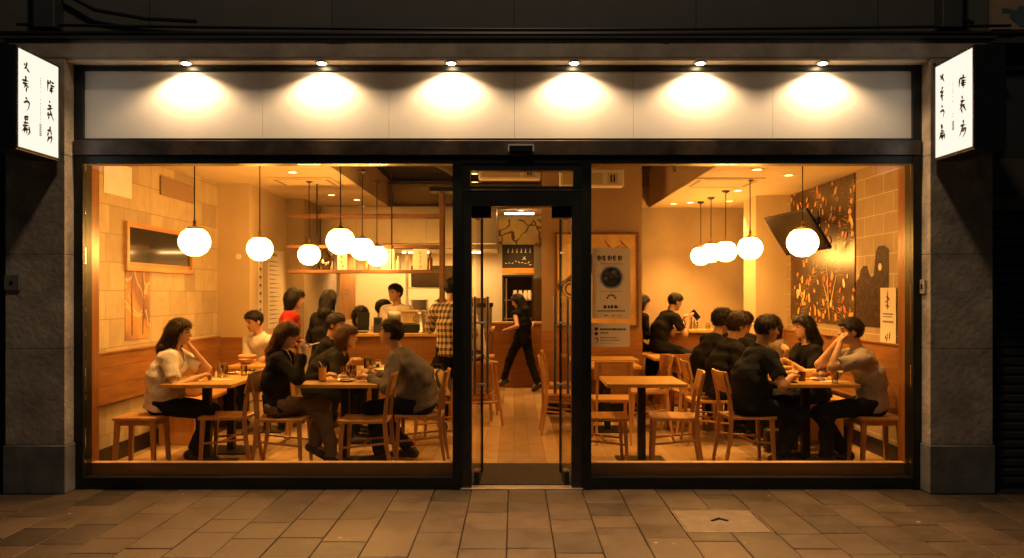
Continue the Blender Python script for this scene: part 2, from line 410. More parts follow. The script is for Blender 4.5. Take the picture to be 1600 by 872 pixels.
# ================================================================== FACADE
s = thing('shopfront', 'dark metal shopfront of two large windows around an open glass doorway', 'shopfront', (0, 0, 0))
f = MB()
f.box(-3.47, -3.40, -.04, .10, 0, 3.35)
f.box(3.149, 3.215, -.04, .10, 0, 3.35)
f.box(-3.3995, 3.1485, -.03, .09, 3.307, 3.348)
f.box(-3.3995, 3.1485, -.035, .09, 2.571, 2.632)
f.box(-.483, -.41, -.045, .10, 0, 2.5705)
f.box(.535, .61, -.045, .10, 0, 2.5705)
f.box(-3.3995, -.4835, -.035, .09, 0, .092)
f.box(.6105, 3.1485, -.035, .09, 0, .092)
f.build('frame', M_frame, s)
f = MB()                                    # door frame and transom
f.box(-.4095, -.335, -.03, .08, 0, 2.37).box(.457, .5345, -.03, .08, 0, 2.37)
f.box(-.3345, .4565, -.03, .08, 2.237, 2.36)
f.box(-.4095, .5345, -.025, .07, 2.372, 2.395)
f.box(-.4095, .5345, -.025, .07, 2.518, 2.57)
f.box(-.4095, -.345, -.025, .07, 2.3955, 2.5175).box(.47, .5345, -.025, .07, 2.3955, 2.5175)
f.build('door_frame', mat('door_frame_metal', (.045, .045, .042), .35, .6, .2, 6), s)
MB().box(-.4095, .5345, -.036, -.031, 2.3605, 2.3655).build('drip_strip', M_steel, s)
MB().box(-3.46, 3.2, -.062, -.036, 2.634, 2.752, bev=.005).build('beam', M_beam, s)
MB().box(-3.44, 3.18, -.056, -.0365, 2.753, 2.768).build('beam_lip', M_frame, s)
MB().box(-3.3995, -.4835, .0, .008, .0925, 2.5705).build('window_pane', M_glass, s)
MB().box(.6105, 3.1485, .0, .008, .0925, 2.5705).build('window_pane', M_glass, s)
MB().box(-.3445, .4695, .0, .008, 2.3955, 2.5175).build('transom_pane', M_glass, s)
MB().box(-.42, .545, -.055, .06, -.0, .012, bev=.002).build('threshold', mat('polished_threshold', (.72, .66, .56), .3, .8, .1, 9), s)
MB().box(-3.399, -.484, .1, .16, .0, .178).build('window_board', M_sill, s)
MB().box(.611, 3.148, .1, .16, .0, .178).build('window_board', M_sill, s)
tr = mat('painted_lit_edge', (.70, .48, .25), .5, 0, .05)  # lit line along the board top, put into a paler colour
MB().box(-3.399, -.484, .095, .165, .1785, .186).build('sill_edge', tr, s)
MB().box(.611, 3.148, .095, .165, .1785, .186).build('sill_edge', tr, s)
MB().box(-3.72, -3.401, .10, .218, 0, 3.4).build('window_jamb', M_jamb, s)
MB().box(3.1495, 3.52, .10, .218, 0, 3.4).build('window_jamb', M_jamb, s)
MB().box(-3.4, 3.148, .11, .20, 2.60, 3.4).build('inner_lintel', M_void, s)
# fascia
xs = [-3.3995, -1.99, -.99, .005, .945, 2.05, 3.1485]
for a, b in zip(xs, xs[1:]):
    MB().box(a + .001, b - .001, -.012, .01, 2.768, 3.3065).build('fascia_panel', M_fascia, s)
# doors standing open inward
def glass_door(x, sx):
    d = bpy.data.objects.new('glass_door', None); COL.objects.link(d); d.parent = s; d.location = (x, .09, 0); d.rotation_euler = (0, 0, R(-4 * sx))
    MB().box(-.006, .006, .0, .40, .02, 2.22).build('door_pane', M_dglass, d)
    MB().box(-.011, .011, .39, .402, .02, 2.22).build('edge_seal', M_black, d)
    for z0, z1, mm in ((.015, .11, M_frame), (2.15, 2.225, M_frame)):
        MB().box(-.02, .02, -.01, .17, z0, z1, bev=.004).build('patch_fitting', mm, d)
    MB().box(-.022, .022, -.0115, .10, .111, .121).build('patch_cap', M_steel, d)
    h = MB()
    for q in (-1, 1):
        h.rod([(.055 * q, .33, .70), (.055 * q, .33, 1.52)], .014, 12)
    for z in (.78, 1.30):
        h.rod([(-.055, .33, z), (.055, .33, z)], .009, 8)
    h.build('handle', M_steel, d, True)
glass_door(-.30, 1); glass_door(.425, -1)
f = MB(); f.box(-.335, -.18, .03, .08, 2.15, 2.236, bev=.003); f.build('hinge_bracket', M_black, s)
f = MB(); f.box(.30, .456, .03, .08, 2.15, 2.236, bev=.003); f.build('hinge_bracket', M_black, s)
t = thing('door_sensor', 'small steel-edged sensor box on the beam above the doorway', 'sensor', (.055, -.0635, 2.69))
MB().box(-.09, .09, -.035, 0, -.032, .012, bev=.003).build('sensor_body', M_frame, t)
f = MB(); f.box(-.10, .10, -.04, 0, .013, .022).box(-.10, -.0915, -.04, 0, -.03, .0125).box(.0915, .10, -.04, 0, -.03, .0125)
f.build('sensor_trim', M_white, t)
tag(MB().box(-.44, .56, .11, .93, -.003, .008).build('door_mat', M_mat), 'dark ribbed entrance mat just inside the doorway', 'door mat')

# pilasters
def pilaster(x0, x1, inner, label):
    t = thing('stone_pilaster', label, 'pilaster', ((x0 + x1) / 2, 0, 0)); w = (x1 - x0) / 2
    zs = [.375, .72, 1.14, 1.9, 2.58, 3.37]
    zz = [.375, 1.12, 1.85, 2.62, 3.36]
    for a, b in zip(zz, zz[1:]): MB().box(-w, w, -.17, .12, a + .0015, b - .0015, bev=.003).build('stone_block', M_pil, t)
    MB().box(-w - .012, w + .012, -.185, .118, 0, .374, bev=.008).build('plinth', M_plinth, t)
    return t
pilaster(-3.93, -3.472, 1, 'left stone pilaster with dark plinth beside the shop window')
pilaster(3.218, 3.70, -1, 'right stone pilaster with dark plinth beside the shop window')
# header and soffit
t = thing('stone_header', 'long weathered stone header with downlight soffit over the fascia', 'header', (0, 0, 3.36))
MB().box(-3.93, 3.70, -.17, -.155, 0, .15, bev=.003).build('header_face', M_header, t)
MB().box(-3.93, 3.70, -.1545, .09, -.009, .0).build('soffit', M_soffit, t)
MB().box(-3.95, 3.72, -.20, .10, .151, .17).build('ledge', M_darkwall, t)
for k, a in enumerate([-3.9, -1.3, 1.2]):
    MB().box(a, a + 2.45, -.1735, -.1702, .012, .138).build('header_slab', M_header, t)
tag(MB().box(-9, 9, .02, .4, 3.60, 9).build('upper_facade', M_upper), 'dark panelled upper wall above the shopfront', 'facade')
tag(MB().box(-9, 9, -.02, .4, 3.53, 3.599).build('facade_ledge', M_darkwall), 'dark recessed strip between stone header and upper wall', 'ledge')
def cable(pts, r, label, m=None):
    tag(MB().rod(pts, r, 8).build('cable', m or M_black, None, True), label, 'cable')
def sag(x0, x1, y, z0, z1, s_, n=14):
    return [(x0 + (x1 - x0) * i / n, y, z0 + (z1 - z0) * i / n - s_ * 4 * (i / n) * (1 - i / n)) for i in range(n + 1)]
cable(sag(-8, 8, -.10, 3.60, 3.60, .03, 30), .022, 'thick black cable running the whole width above the header')
cable(sag(-3.9, 3.9, -.07, 3.66, 3.65, .035, 30), .012, 'thin black cable strung just above the thick one')
cable([(-3.7, -.03, 4.2), (-3.62, -.04, 3.95), (-3.3, -.05, 3.78), (-2.9, -.05, 3.71), (-2.5, -.05, 3.69)], .016, 'curved dark cable sweeping down at the upper left')
cable([(3.42, -.04, 4.2), (3.40, -.04, 3.9), (3.50, -.05, 3.72), (3.62, -.04, 3.68)], .016, 'looped dark cable hanging at the upper right corner')
cable([(3.24, -.19, 3.32), (3.235, -.20, 3.12), (3.25, -.20, 3.04), (3.30, -.21, 3.05)], .012, 'short wire curling from header to right sign')
tag(MB().box(3.34, 3.5, -.12, .02, 3.62, 4.6, bev=.01).build('downpipe', mat('dark_pipe', (.03, .03, .032), .5)), 'square dark downpipe at the upper right', 'pipe')
tag(MB().box(-3.75, -3.58, -.12, .02, 3.62, 4.6, bev=.01).build('downpipe', MATS['dark_pipe']), 'square dark downpipe at the upper left', 'pipe')
# neighbours
t = thing('neighbour_front', 'unlit black shopfront left of the left pilaster', 'shopfront', (-6.4, 0, 0))
MB().box(-2.6, 2.455, .0, .3, 0, 3.53).build('wall', M_darkwall, t)
MB().box(1.5, 1.58, -.05, 0, 0, 2.6).build('door_post', M_black, t)
t = thing('roller_shutter', 'closed dark slatted roller shutter right of the right pilaster', 'shutter', (6.3, 0, 0))
f = MB()
z = 0
while z < 2.2:
    f.prism([(0, z), (-.018, z + .02), (-.018, z + .055), (0, z + .072)], lambda u, v, h: Vector((h, u + .10, v)), -2.585, 2.6); z += .074
f.build('slats', mat('shutter_metal', (.05, .05, .05), .5, .5), t)
MB().box(-2.59, 2.6, .105, .3, 0, 3.53).build('backing', M_darkwall, t)
MB().box(-2.59, 2.6, -.06, .10, 2.21, 2.30, bev=.004).build('shutter_beam', mat('tan_beam', (.10, .075, .045), .7), t)
MB().box(-2.59, 2.6, .02, .10, 2.301, 2.62).build('shutter_box', mat('brown_box', (.05, .04, .03), .7), t)
t = thing('shop_banner', 'tan board with a blue emblem above the shutter at top right', 'sign', (4.35, -.02, 3.62))
MB().box(-.58, .6, -.02, .015, .01, .7).build('board', mat('tan_board', (.20, .14, .09), .7), t)
M_blue = mat('faded_blue_ink', (.03, .06, .085), .7)
f = MB(); pl = lambda u, v, h: Vector((u, h, v))
f.prism([(-.50, .14), (-.44, .14), (-.44, .10), (-.36, .03), (-.27, .04), (-.22, .10), (0, .10), (0, .155), (-.26, .16), (-.26, .20), (-.37, .19), (-.39, .16), (-.5, .18)], pl, -.024, -.0205)
f.build('emblem', M_blue, t)
for k in range(4): MB().box(-.2 + k * .055, -.165 + k * .055, -.0249, -.0243, .12, .14).build('letter', mat('pale_lettering', (.25, .24, .2), .7), t)
t = thing('wall_lamp_globe', 'dim cloudy round lamp beyond the right sign', 'lamp', (4.18, -.25, 2.9))
f = MB().lathe([(0, -.13), (.1, -.12), (.17, -.05), (.175, .03), (.1, .12), (0, .13)], n=20); f.build('shade', mat('cloudy_shade', (.10, .10, .10), .5), t, True)
MB().rod([(0, 0, .1), (0, .02, .3), (0, .25, .3)], .015).build('arm', M_black, t)
t = thing('wall_bracket', 'pale metal folding bracket on the wall beyond the right sign', 'bracket', (4.12, -.2, 2.50))
MB().rod([(-.06, 0, 0), (.35, 0, 0)], .007).rod([(-.03, 0, .04), (.3, 0, .04)], .005).rod([(.0, 0, 0), (.06, 0, .2), (.12, .0, .19)], .007).rod([(.3, 0, 0), (.3, .2, 0)], .007).build('bracket_frame', mat('pale_metal', (.30, .29, .26), .4, .6), t)
# small fittings on pilasters
t = thing('intercom', 'small dark intercom box on the left pilaster', 'intercom', (-3.93, -.172, 1.63))
MB().box(.002, .12, -.02, .0, -.06, .06, bev=.004).build('housing', M_plinth, t)
MB().lathe([(0, 0), (.014, 0), (.014, .006), (0, .006)]).build('button', M_black, t).matrix_local = Matrix.Translation((.06, -.02, 0)) @ Matrix.Rotation(R(90), 4, 'X')
t = thing('key_switch', 'tiny pale metal key switch on the inner edge of the right pilaster', 'switch', (3.2169, -.08, 1.60))
MB().box(-.02, 0, -.035, .035, -.055, .055, bev=.004).build('plate', mat('pale_plate', (.45, .36, .25), .5, .3), t)
MB().box(-.026, -.0205, -.01, .01, -.02, .02).build('slot', M_black, t)

# ---- illuminated signs
LSTR = [[(80,150),(86,165)],[(99,145),(93,172),(80,190)],[(88,176),(101,190)],[(100,192),(116,216)],
 [(90,238),(93,285)],[(68,266),(111,278)],[(72,288),(109,296)],[(92,296),(81,322)],[(95,308),(111,322)],[(96,322),(94,354)],
 [(89,393),(101,401)],[(78,427),(100,417),(114,430),(112,458),(99,486)],
 [(84,522),(90,562)],[(84,528),(105,528),(103,560)],[(84,545),(104,547)],[(78,568),(112,574)],[(72,590),(114,590)],[(90,600),(67,630)],[(86,606),(80,642)],[(98,604),(97,652)],[(112,598),(117,640),(102,660)],[(80,618),(112,618)],
 [(242,268),(240,346)],[(241,282),(256,300)],[(262,274),(255,300)],[(268,288),(287,300)],[(260,310),(292,322)],[(257,331),(282,331)],[(268,322),(268,370)],[(254,346),(283,350)],
 [(252,418),(259,433)],[(244,450),(271,455)],[(238,476),(277,470)],[(258,448),(258,492)],[(246,498),(237,522)],[(258,488),(268,520),(284,562)],[(242,515),(276,514)],[(250,525),(245,546)],
 [(258,598),(257,642)],[(239,624),(273,632)],[(246,640),(238,666)],[(262,642),(272,655)],[(252,668),(237,706)],[(245,680),(270,676)],[(262,662),(271,682),(261,720)]]
LSML = [(190, y) for y in (258, 270, 286, 300, 322, 352, 408, 432, 446, 462, 480, 497, 512, 530, 548, 566)]
LBLK = [(190, y) for y in (585, 600, 615, 630, 645, 658)]
RSTR = [[(80,243),(88,262)],[(99,230),(92,260),(79,276)],[(90,252),(107,286)],
 [(96,323),(87,350)],[(77,363),(105,352)],[(98,362),(81,386)],[(80,390),(103,385)],[(90,392),(93,424)],
 [(87,460),(97,467)],[(79,502),(98,488),(107,502),(97,543)],
 [(86,590),(92,624)],[(83,600),(99,602)],[(84,613),(99,614)],[(84,634),(108,640)],[(78,656),(110,650)],[(85,660),(70,698)],[(90,664),(85,698)],[(99,660),(94,704)],[(109,656),(109,694)],[(80,676),(108,672)],
 [(237,237),(243,256)],[(215,266),(211,328)],[(216,265),(260,254)],[(227,281),(257,275)],[(224,299),(260,290)],[(240,276),(240,333)],[(228,312),(254,308)],
 [(231,388),(234,411)],[(221,426),(252,418)],[(241,420),(219,451)],[(219,457),(251,446)],[(237,450),(258,493)],[(232,460),(215,487)],[(227,482),(233,510)],
 [(239,558),(241,590)],[(221,601),(254,592)],[(239,598),(214,676)],[(236,622),(256,618),(250,652),(235,683)],[(231,637),(247,633)]]
RSML = [(168, y) for y in (300, 318, 345, 362, 392, 424, 512, 532)]
RBLK = [(170, y) for y in (572, 586, 600, 614, 626)]
def sign(side, label):
    sx = -1 if side == 'L' else 1
    # face plane x = fx; local u from near edge to far edge along Y
    fx = -3.48 if side == 'L' else 3.22
    t = thing('illuminated_sign', label, 'sign', (fx, -.25, 2.925), 0, None)
    yn, yf, zt, zb = -.51, .0, .346, -.346
    b = MB(); b.box(min(0, sx * .22), max(0, sx * .22), yn - .018, yf + .018, zb - .02, zt + .02, bev=.005)
    bo = b.build('sign_box', mat('sign_casing', (.02, .02, .022), .35, .5, .1), t)
    fc = MB(); fc.box(-sx * .003 if sx > 0 else .003 - .0025, -sx * .0005 if sx > 0 else .003, yn, yf, zb, zt)
    fc.build('sign_face', M_sign, t)
    fr = MB(); a, c = (-.008, -.0002) if sx > 0 else (.0002, .008)
    w = .014
    fr.box(a, c, yn - w, yn - .0005, zb - w, zt + w).box(a, c, yf + .0005, yf + w, zb - w, zt + w)
    fr.box(a, c, yn, yf, zt + .0005, zt + w).box(a, c, yn, yf, zb - w, zb - .0005)
    fr.build('sign_rim', mat('sign_rim_metal', (.10, .09, .08), .35, .7, .1), t)
    if side == 'L':
        top = lambda x: 38 + (x - 40) * .53; bot = lambda x: 738 + (x - 40) * .305
        U = lambda x: (x - 40) / 278
    else:
        top = lambda x: 188 - (x - 42) * .55; bot = lambda x: 832 - (x - 42) * .323
        U = lambda x: (x - 42) / 260
    def P(p):
        u = U(p[0]); v = (p[1] - top(p[0])) / (bot(p[0]) - top(p[0]))
        y = (yn + u * (yf - yn)) if side == 'L' else (yf - u * (yf - yn))
        return (y, zt - v * (zt - zb))
    h0, h1 = (.0032, .0050) if side == 'L' else (-.0032, -.0050)
    plane = lambda u, v, h: Vector((h, u, v))
    thr = {'L': ((225, 375, 505), (395, 585)), 'R': ((300, 445, 570), (360, 540))}[side]; gl = {}
    for st in (LSTR if side == 'L' else RSTR):
        my = sum(p[1] for p in st) / len(st); colm = 0 if st[0][0] < 150 else 1
        gl.setdefault((colm, sum(my > q for q in thr[colm])), []).append(st)
    for key in sorted(gl):
        m = MB()
        for st in gl[key]: m.stroke([P(p) for p in st], .0158, plane, h0, h1)
        m.build('brush_character', M_ink, t)
    gi = mat('grey_sign_ink', (.12, .12, .12), .7, 0, 0)
    for p in (LSML if side == 'L' else RSML):
        m = MB(); q = P(p); a_ = random.random() * 3
        m.stroke([(q[0] - .006 * math.cos(a_), q[1] - .005 * math.sin(a_)), (q[0] + .006 * math.cos(a_), q[1] + .005 * math.sin(a_))], .0032, plane, h0, h1); m.build('small_character', gi, t)
    for p in (LBLK if side == 'L' else RBLK):
        q = P(p); m = MB()
        for dz in (-.0045, 0, .0045): m.stroke([(q[0] - .012, q[1] + dz), (q[0] + .012, q[1] + dz)], .0022, plane, h0, h1)
        for dy in (-.010, .002, .011): m.stroke([(q[0] + dy, q[1] - .005), (q[0] + dy, q[1] + .005)], .0022, plane, h0, h1)
        m.build('small_character', gi, t)
    for z_ in (.2, -.2): MB().rod([(sx * .1, yf + .018, z_), (sx * .1, .08, z_)], .012).build('bracket', M_black, t)
sign('L', 'glowing white brush-lettered box sign on the left pilaster')
sign('R', 'glowing white brush-lettered box sign on the right pilaster')

# ================================================================== LIGHT FITTINGS
# soffit downlights
def ring(r0, r1, z0, z1, n=20): return MB().lathe([(r0, z0), (r1, z0), (r1, z1), (r0, z1), (r0, z0)], n=n)
t = thing('soffit_downlight', '', 'downlight'); sd = t
ring(.036, .052, -.010, 0).build('trim_ring', mat('bronze_ring', (.30, .24, .17), .4, .6), t, True)
MB().lathe([(0, -.020), (.018, -.018), (.030, -.012), (.035, -.001), (0, -.001)]).build('lamp_lens', M_downout, t, True)
lamp('lamp_light', 'SPOT', (0, 0, -.03), 52, (1, .65, .34), t, .014, 146, .5, (0, .0, -1))
lamp('beam_light', 'SPOT', (0, -.01, -.03), 330, (1, .50, .17), t, .03, 66, 1.0, (0, -.42, -1))  # second spot added per fitting, tilted outward to brighten the paving
lab = ['first soffit downlight from the left sign', 'second soffit downlight from the left sign', 'soffit downlight just left of the doorway', 'soffit downlight just right of the doorway', 'second soffit downlight from the right sign', 'soffit downlight nearest the right sign']
for px, l in zip((291, 503, 705, 897, 1094, 1285), lab):
    put(sd, l, ((px - 803) * 6.40 / F, -.104, 3.351), 0, 'soffit downlights above the fascia')
# pendant globes
def pendant_proto():
    t = thing('pendant_lamp', '', 'pendant lamp')
    MB().lathe([(0, -.125), (.05, -.12), (.10, -.088), (.131, -.035), (.135, .0), (.131, .035), (.107, .083), (.065, .114), (.06, .116)], n=32).build('globe', M_globe, t, True)
    MB().lathe([(.0, .150), (.018, .150), (.024, .135), (.066, .126), (.072, .112), (.0, .112)], n=24).build('cap', M_brass, t, True)
    MB().lathe([(0, .185), (.012, .18), (.013, .155), (0, .150)], n=12).rod([(-.012, 0, .16), (-.016, 0, .18), (0, 0, .2), (.016, 0, .18), (.012, 0, .16)], .003, 6).build('lamp_holder', M_brass, t, True)
    MB().rod([(0, 0, .185), (0, 0, 1)], .0055, 8, False).build('cord', M_black, t)
    MB().lathe([(0, 1.0), (.05, 1.0), (.045, .985), (.012, .965), (0, .965)], n=16).build('canopy', M_black, t, True)
    return t
pp = pendant_proto()
PEND = [(304, 378, 7.2, ZL, 'pendant globe lamp nearest the limestone wall, in front of the dark hatch'),
 (406, 389, 8.64, ZL, 'pendant globe lamp in front of the plain pier, second from the left'),
 (483, 398, 9.95, ZL, 'smaller-looking pendant globe lamp left of the big central trio'),
 (532, 377, 7.85, ZL, 'largest-looking pendant globe of the overlapping trio left of the door'),
 (566, 389, 9.15, ZL, 'middle pendant globe of the overlapping trio left of the door'),
 (589, 400, 10.0, ZL, 'rearmost pendant globe of the overlapping trio left of the door'),
 (1254, 379, 7.2, ZR, 'large pendant globe lamp in front of the television and mural'),
 (1172, 388, 8.95, ZR, 'pendant globe lamp in front of the corner pier in the right window'),
 (1134, 393, 10.0, ZR, 'front pendant globe of the overlapping trio in the right window'),
 (1111, 395, 10.7, ZR, 'middle pendant globe of the overlapping trio in the right window'),
 (1095, 400, 11.2, ZR, 'rearmost pendant globe of the overlapping trio in the right window')]
for px, py, d, zc, l in PEND:
    p = at(px, py, d + CY)
    o = put(pp, l, p, random.random() * 3, 'white globe pendant lamps')
    if px in (532, 566, 589): zc = ZL
    h = zc - p.z
    for ch in o.children:
        if ch.name.startswith('cord'): ch.scale.z = (h) / 1.0; ch.location.z = .185 * (1 - h)
        if ch.name.startswith('canopy'): ch.location.z = h - 1.0
# interior downlights
t = thing('ceiling_downlight', '', 'downlight'); cd = t
ring(.045, .062, -.008, 0).build('trim_ring', M_white, t, True)
MB().lathe([(0, -.003), (.044, -.003), (.044, 0), (0, 0)]).build('lamp_disc', M_down, t)
lamp('lamp_light', 'SPOT', (0, 0, -.03), 190, (1, .45, .10), t, .04, 88, .8, (0, 0, -1))
DL = [(-2.93, 2.24, ZL, 'ceiling downlight at the left, in front of the plain pier'), (-2.5, 2.75, ZL, 'ceiling downlight just in front of the left ceiling vent'),
 (-2.54, 4.9, ZL, 'ceiling downlight behind the left ceiling vent'), (-2.30, 5.5, ZL, 'ceiling downlight seen beside the cord of the tall pendant'),
 (-2.36, 6.4, ZL, 'small ceiling downlight near the rear of the left ceiling'), (-1.0, 7.25, ZL, 'ceiling downlight behind the recess above the shelving'),
 (.12, 7.0, ZL, 'ceiling downlight seen through the doorway above the kitchen mural'),
 (2.72, 3.45, ZR, 'ceiling downlight right of the right ceiling vent'), (2.42, 4.75, ZR, 'rear ceiling downlight above the bar'),
 (2.92, 4.6, ZR, 'ceiling downlight close to the right corner pier'), (2.22, 4.9, ZR, 'rear ceiling downlight near the recess edge above the bar'),
 (2.90, 2.15, ZR, 'ceiling downlight in front of the television'), (2.45, 1.75, ZR, 'ceiling downlight above the crowded right table'), (-2.9, .9, ZL, 'ceiling downlight close to the left window above the first table'), (2.45, .8, ZR, 'ceiling downlight close to the right window'),
      (.06, 1.1, ZV + .018, 'added fill downlight high over the entrance mat'), (.0, 3.1, ZV + .018, 'added fill downlight high over the middle of the aisle'),  # the four in the void are added to brighten the aisle floor
      (.0, 5.2, ZV + .018, 'added fill downlight high over the rear of the aisle'), (-.6, 6.0, ZV + .018, 'added fill downlight high over the kitchen entrance')]
for x, y, z_, l in DL: put(cd, l, (x, y, z_ - .001), 0, 'recessed ceiling downlights')
# cassette air conditioners
def cassette(x, y, z_, label):
    t = thing('ceiling_vent', label, 'air conditioner', (x, y, z_))
    MB().box(-.38, .38, -.38, .38, -.014, -.001, bev=.004).build('panel', M_ceil, t)
    f = MB()
    for a in (-1, 1):
        f.box(-.27, .27, a * .31 - .02, a * .31 + .02, -.0165, -.0145); f.box(a * .31 - .02, a * .31 + .02, -.27, .27, -.0165, -.0145)
    f.build('air_slots', M_brown, t)
cassette(-2.55, 3.55, ZL, 'square ceiling air conditioner panel in the left ceiling')
cassette(2.35, 2.75, ZR, 'square ceiling air conditioner panel in the right ceiling')
def split_ac(x, y, z_, label):
    t = thing('air_conditioner', label, 'air conditioner', (x, y, z_))
    t.scale = (.82, .82, .72)
    MB().box(-.42, .42, 0, .2, -.06, .2, bev=.02).build('casing', M_white, t)
    MB().box(-.38, .14, -.004, -.0, -.03, .14).build('front_panel', M_ceil, t)
    MB().box(.20, .34, -.004, .0, -.03, .14).build('side_grille', M_ceil, t)
    MB().box(.24, .26, -.007, -.0045, 0, .11).box(.28, .30, -.007, -.0045, 0, .11).build('vent_slots', M_black, t)
split_ac(-.05, 2.6, 2.86, 'white ceiling air conditioner seen through the transom window')
split_ac(.84, 2.3, 2.74, 'white ceiling air conditioner at the top of the right window')
# street lamp light (lamp stands behind the viewer)
lamp('street_lamp_light', 'POINT', (0, -4.2, 8.6), 520, (1, .74, .48), None, .35)

# ================================================================== FURNITURE
def chair_proto():
    t = thing('chair', '', 'chair')
    # seat: thin slab dished and tapered
    b = MB(); n = 6; g0, g1 = [], []
    for i in range(n + 1):
        for j in range(n + 1):
            u, v = i / n * 2 - 1, j / n * 2 - 1
            x = u * .21; y = v * (.205 if u > 0 else .205 - .02 * -u)
            z = .455 - .012 * (1 - u * u) * (1 - v * v) + (.004 if abs(u) == 1 else 0)
            g0.append(b.bm.verts.new((x, y, z))); g1.append(b.bm.verts.new((x * .985, y * .985, .432)))
    ix = lambda i, j: i * (n + 1) + j
    for i in range(n):
        for j in range(n):
            b.bm.faces.new((g0[ix(i, j)], g0[ix(i + 1, j)], g0[ix(i + 1, j + 1)], g0[ix(i, j + 1)]))
            b.bm.faces.new((g1[ix(i, j + 1)], g1[ix(i + 1, j + 1)], g1[ix(i + 1, j)], g1[ix(i, j)]))
    per = [ix(i, 0) for i in range(n)] + [ix(n, j) for j in range(n)] + [ix(i, n) for i in range(n, 0, -1)] + [ix(0, j) for j in range(n, 0, -1)]
    for a, c in zip(per, per[1:] + per[:1]): b.bm.faces.new((g0[c], g0[a], g1[a], g1[c]))
    b.build('seat', M_oak, t, True)
    for s in (-1, 1):
        MB().leg((.175, s * .170, .431), (.195, s * .185, 0), .036, .024).build('leg', M_oakz, t)
    for s in (-1, 1):
        b = MB()       # rear leg sweeping up into the back post
        pts = [(-.245, s * .175, 0, .024), (-.205, s * .172, .25, .034), (-.190, s * .170, .45, .036), (-.205, s * .165, .62, .030), (-.255, s * .160, .84, .022)]
        rings = []
        for x, y, z, w in pts:
            rings.append([b.bm.verts.new((x + p * w / 2, y + q * .022 / 2, z)) for p, q in ((-1, -1), (1, -1), (1, 1), (-1, 1))])
        b.bm.faces.new(rings[0][::-1]); b.bm.faces.new(rings[-1])
        for A, B in zip(rings, rings[1:]):
            for k in range(4): b.bm.faces.new((A[k], A[(k + 1) % 4], B[(k + 1) % 4], B[k]))
        b.build('leg', M_oakz, t)
    # curved back panel
    b = MB(); n = 8
    def bp(j, z, off):
        v = j / n * 2 - 1; x = -.205 - (z - .62) * .227 - .030 * (1 - v * v) + .014 + off
        return (x, v * .196, z)
    A = [[b.bm.verts.new(bp(j, z, .008)) for j in range(n + 1)] for z in (.665, .75, .852)]
    B = [[b.bm.verts.new(bp(j, z, -.006)) for j in range(n + 1)] for z in (.665, .75, .852)]
    for k in range(2):
        for j in range(n):
            b.bm.faces.new((A[k][j], A[k][j + 1], A[k + 1][j + 1], A[k + 1][j])); b.bm.faces.new((B[k][j + 1], B[k][j], B[k + 1][j], B[k + 1][j + 1]))
    for j in range(n):
        b.bm.faces.new((A[0][j + 1], A[0][j], B[0][j], B[0][j + 1])); b.bm.faces.new((A[2][j], A[2][j + 1], B[2][j + 1], B[2][j]))
    for k in range(2):
        b.bm.faces.new((A[k][0], A[k + 1][0], B[k + 1][0], B[k][0])); b.bm.faces.new((A[k + 1][n], A[k][n], B[k][n], B[k + 1][n]))
    b.build('backrest', M_oak, t, True)
    for s in (-1, 1): MB().rod([(.184, s * .178, .22), (-.205, s * .172, .26)], .010, 8).build('stretcher', M_oakz, t)
    MB().rod([(.0, -.175, .24), (.0, .175, .24)], .010, 8).build('stretcher', M_oakz, t)
    return t
def stool_proto():
    t = thing('stool', '', 'stool')
    MB().box(-.19, .19, -.17, .17, .425, .455, bev=.008).build('seat', M_oak, t)
    for x in (-1, 1):
        for y in (-1, 1): MB().leg((x * .155, y * .135, .4245), (x * .175, y * .155, 0), .042, .032).build('leg', M_oakz, t)
    for x in (-1, 1): MB().box(x * .155 - .008, x * .155 + .008, -.115, .115, .375, .42).build('rail', M_oakz, t)
    for y in (-1, 1): MB().box(-.13, .13, y * .135 - .008, y * .135 + .008, .38, .42).build('rail', M_oakz, t)
    return t
def barstool_proto():
    t = thing('bar_stool', '', 'bar stool')
    MB().box(-.17, .17, -.17, .17, .72, .75, bev=.008).build('seat', M_oak, t)
    for x in (-1, 1):
        for y in (-1, 1): MB().leg((x * .135, y * .135, .7195), (x * .21, y * .21, 0), .034, .026).build('leg', M_oakz, t)
    f = MB()
    for s in (-1, 1):
        MB().rod([(-.18, s * .18, .28), (.18, s * .18, .28)], .011, 8).build('foot_rail', M_oakz, t)
        MB().rod([(s * .175, -.17, .33), (s * .175, .17, .33)], .011, 8).build('foot_rail', M_oakz, t)
    return t
def table(label, x0, x1, y0, y1, posts=1, h=.75, group='wooden dining tables'):
    t = thing('dining_table', label, 'table', ((x0 + x1) / 2, (y0 + y1) / 2, 0), 0, group)
    w, d = (x1 - x0) / 2, (y1 - y0) / 2
    MB().box(-w, w, -d, d, h - .032, h, bev=.004).build('tabletop', M_oakx, t)
    ps = [0] if posts == 1 else [-d + .28, d - .28]
    for y in ps:
        MB().box(-.035, .035, y - .035, y + .035, .012, h - .033, bev=.003).build('post', M_black, t)
        MB().box(-.22, .22, y - .22, y + .22, .0, .012, bev=.004).build('foot_plate', M_black, t)
    return t
table('oak dining table in front of the woman in the white shirt', -3.10, -2.47, .66, 1.86, 2)
table('oak dining table holding the orange drink beside the left window', -1.90, -1.20, .66, 1.42)
table('oak table just behind the orange drink table', -1.88, -1.05, 1.75, 2.55)
table('oak table at the back left where the white-shirted man sits', -3.15, -2.45, 2.5, 3.1)
table('empty oak table with black post in the right window', .82, 1.53, .70, 1.40)
table('oak table crowded with dishes at the right of the right window', 2.36, 3.04, .68, 1.50)
table('oak table behind the crowded table on the right', 2.30, 3.04, 1.95, 2.75)
table('rearmost oak table near the right corner pier', 2.30, 3.0, 3.05, 3.7)
table('oak table behind the two hanging posters', .72, 1.40, 2.45, 3.15)
table('oak table against the brown partition', .68, 1.5, 3.3, 3.9)
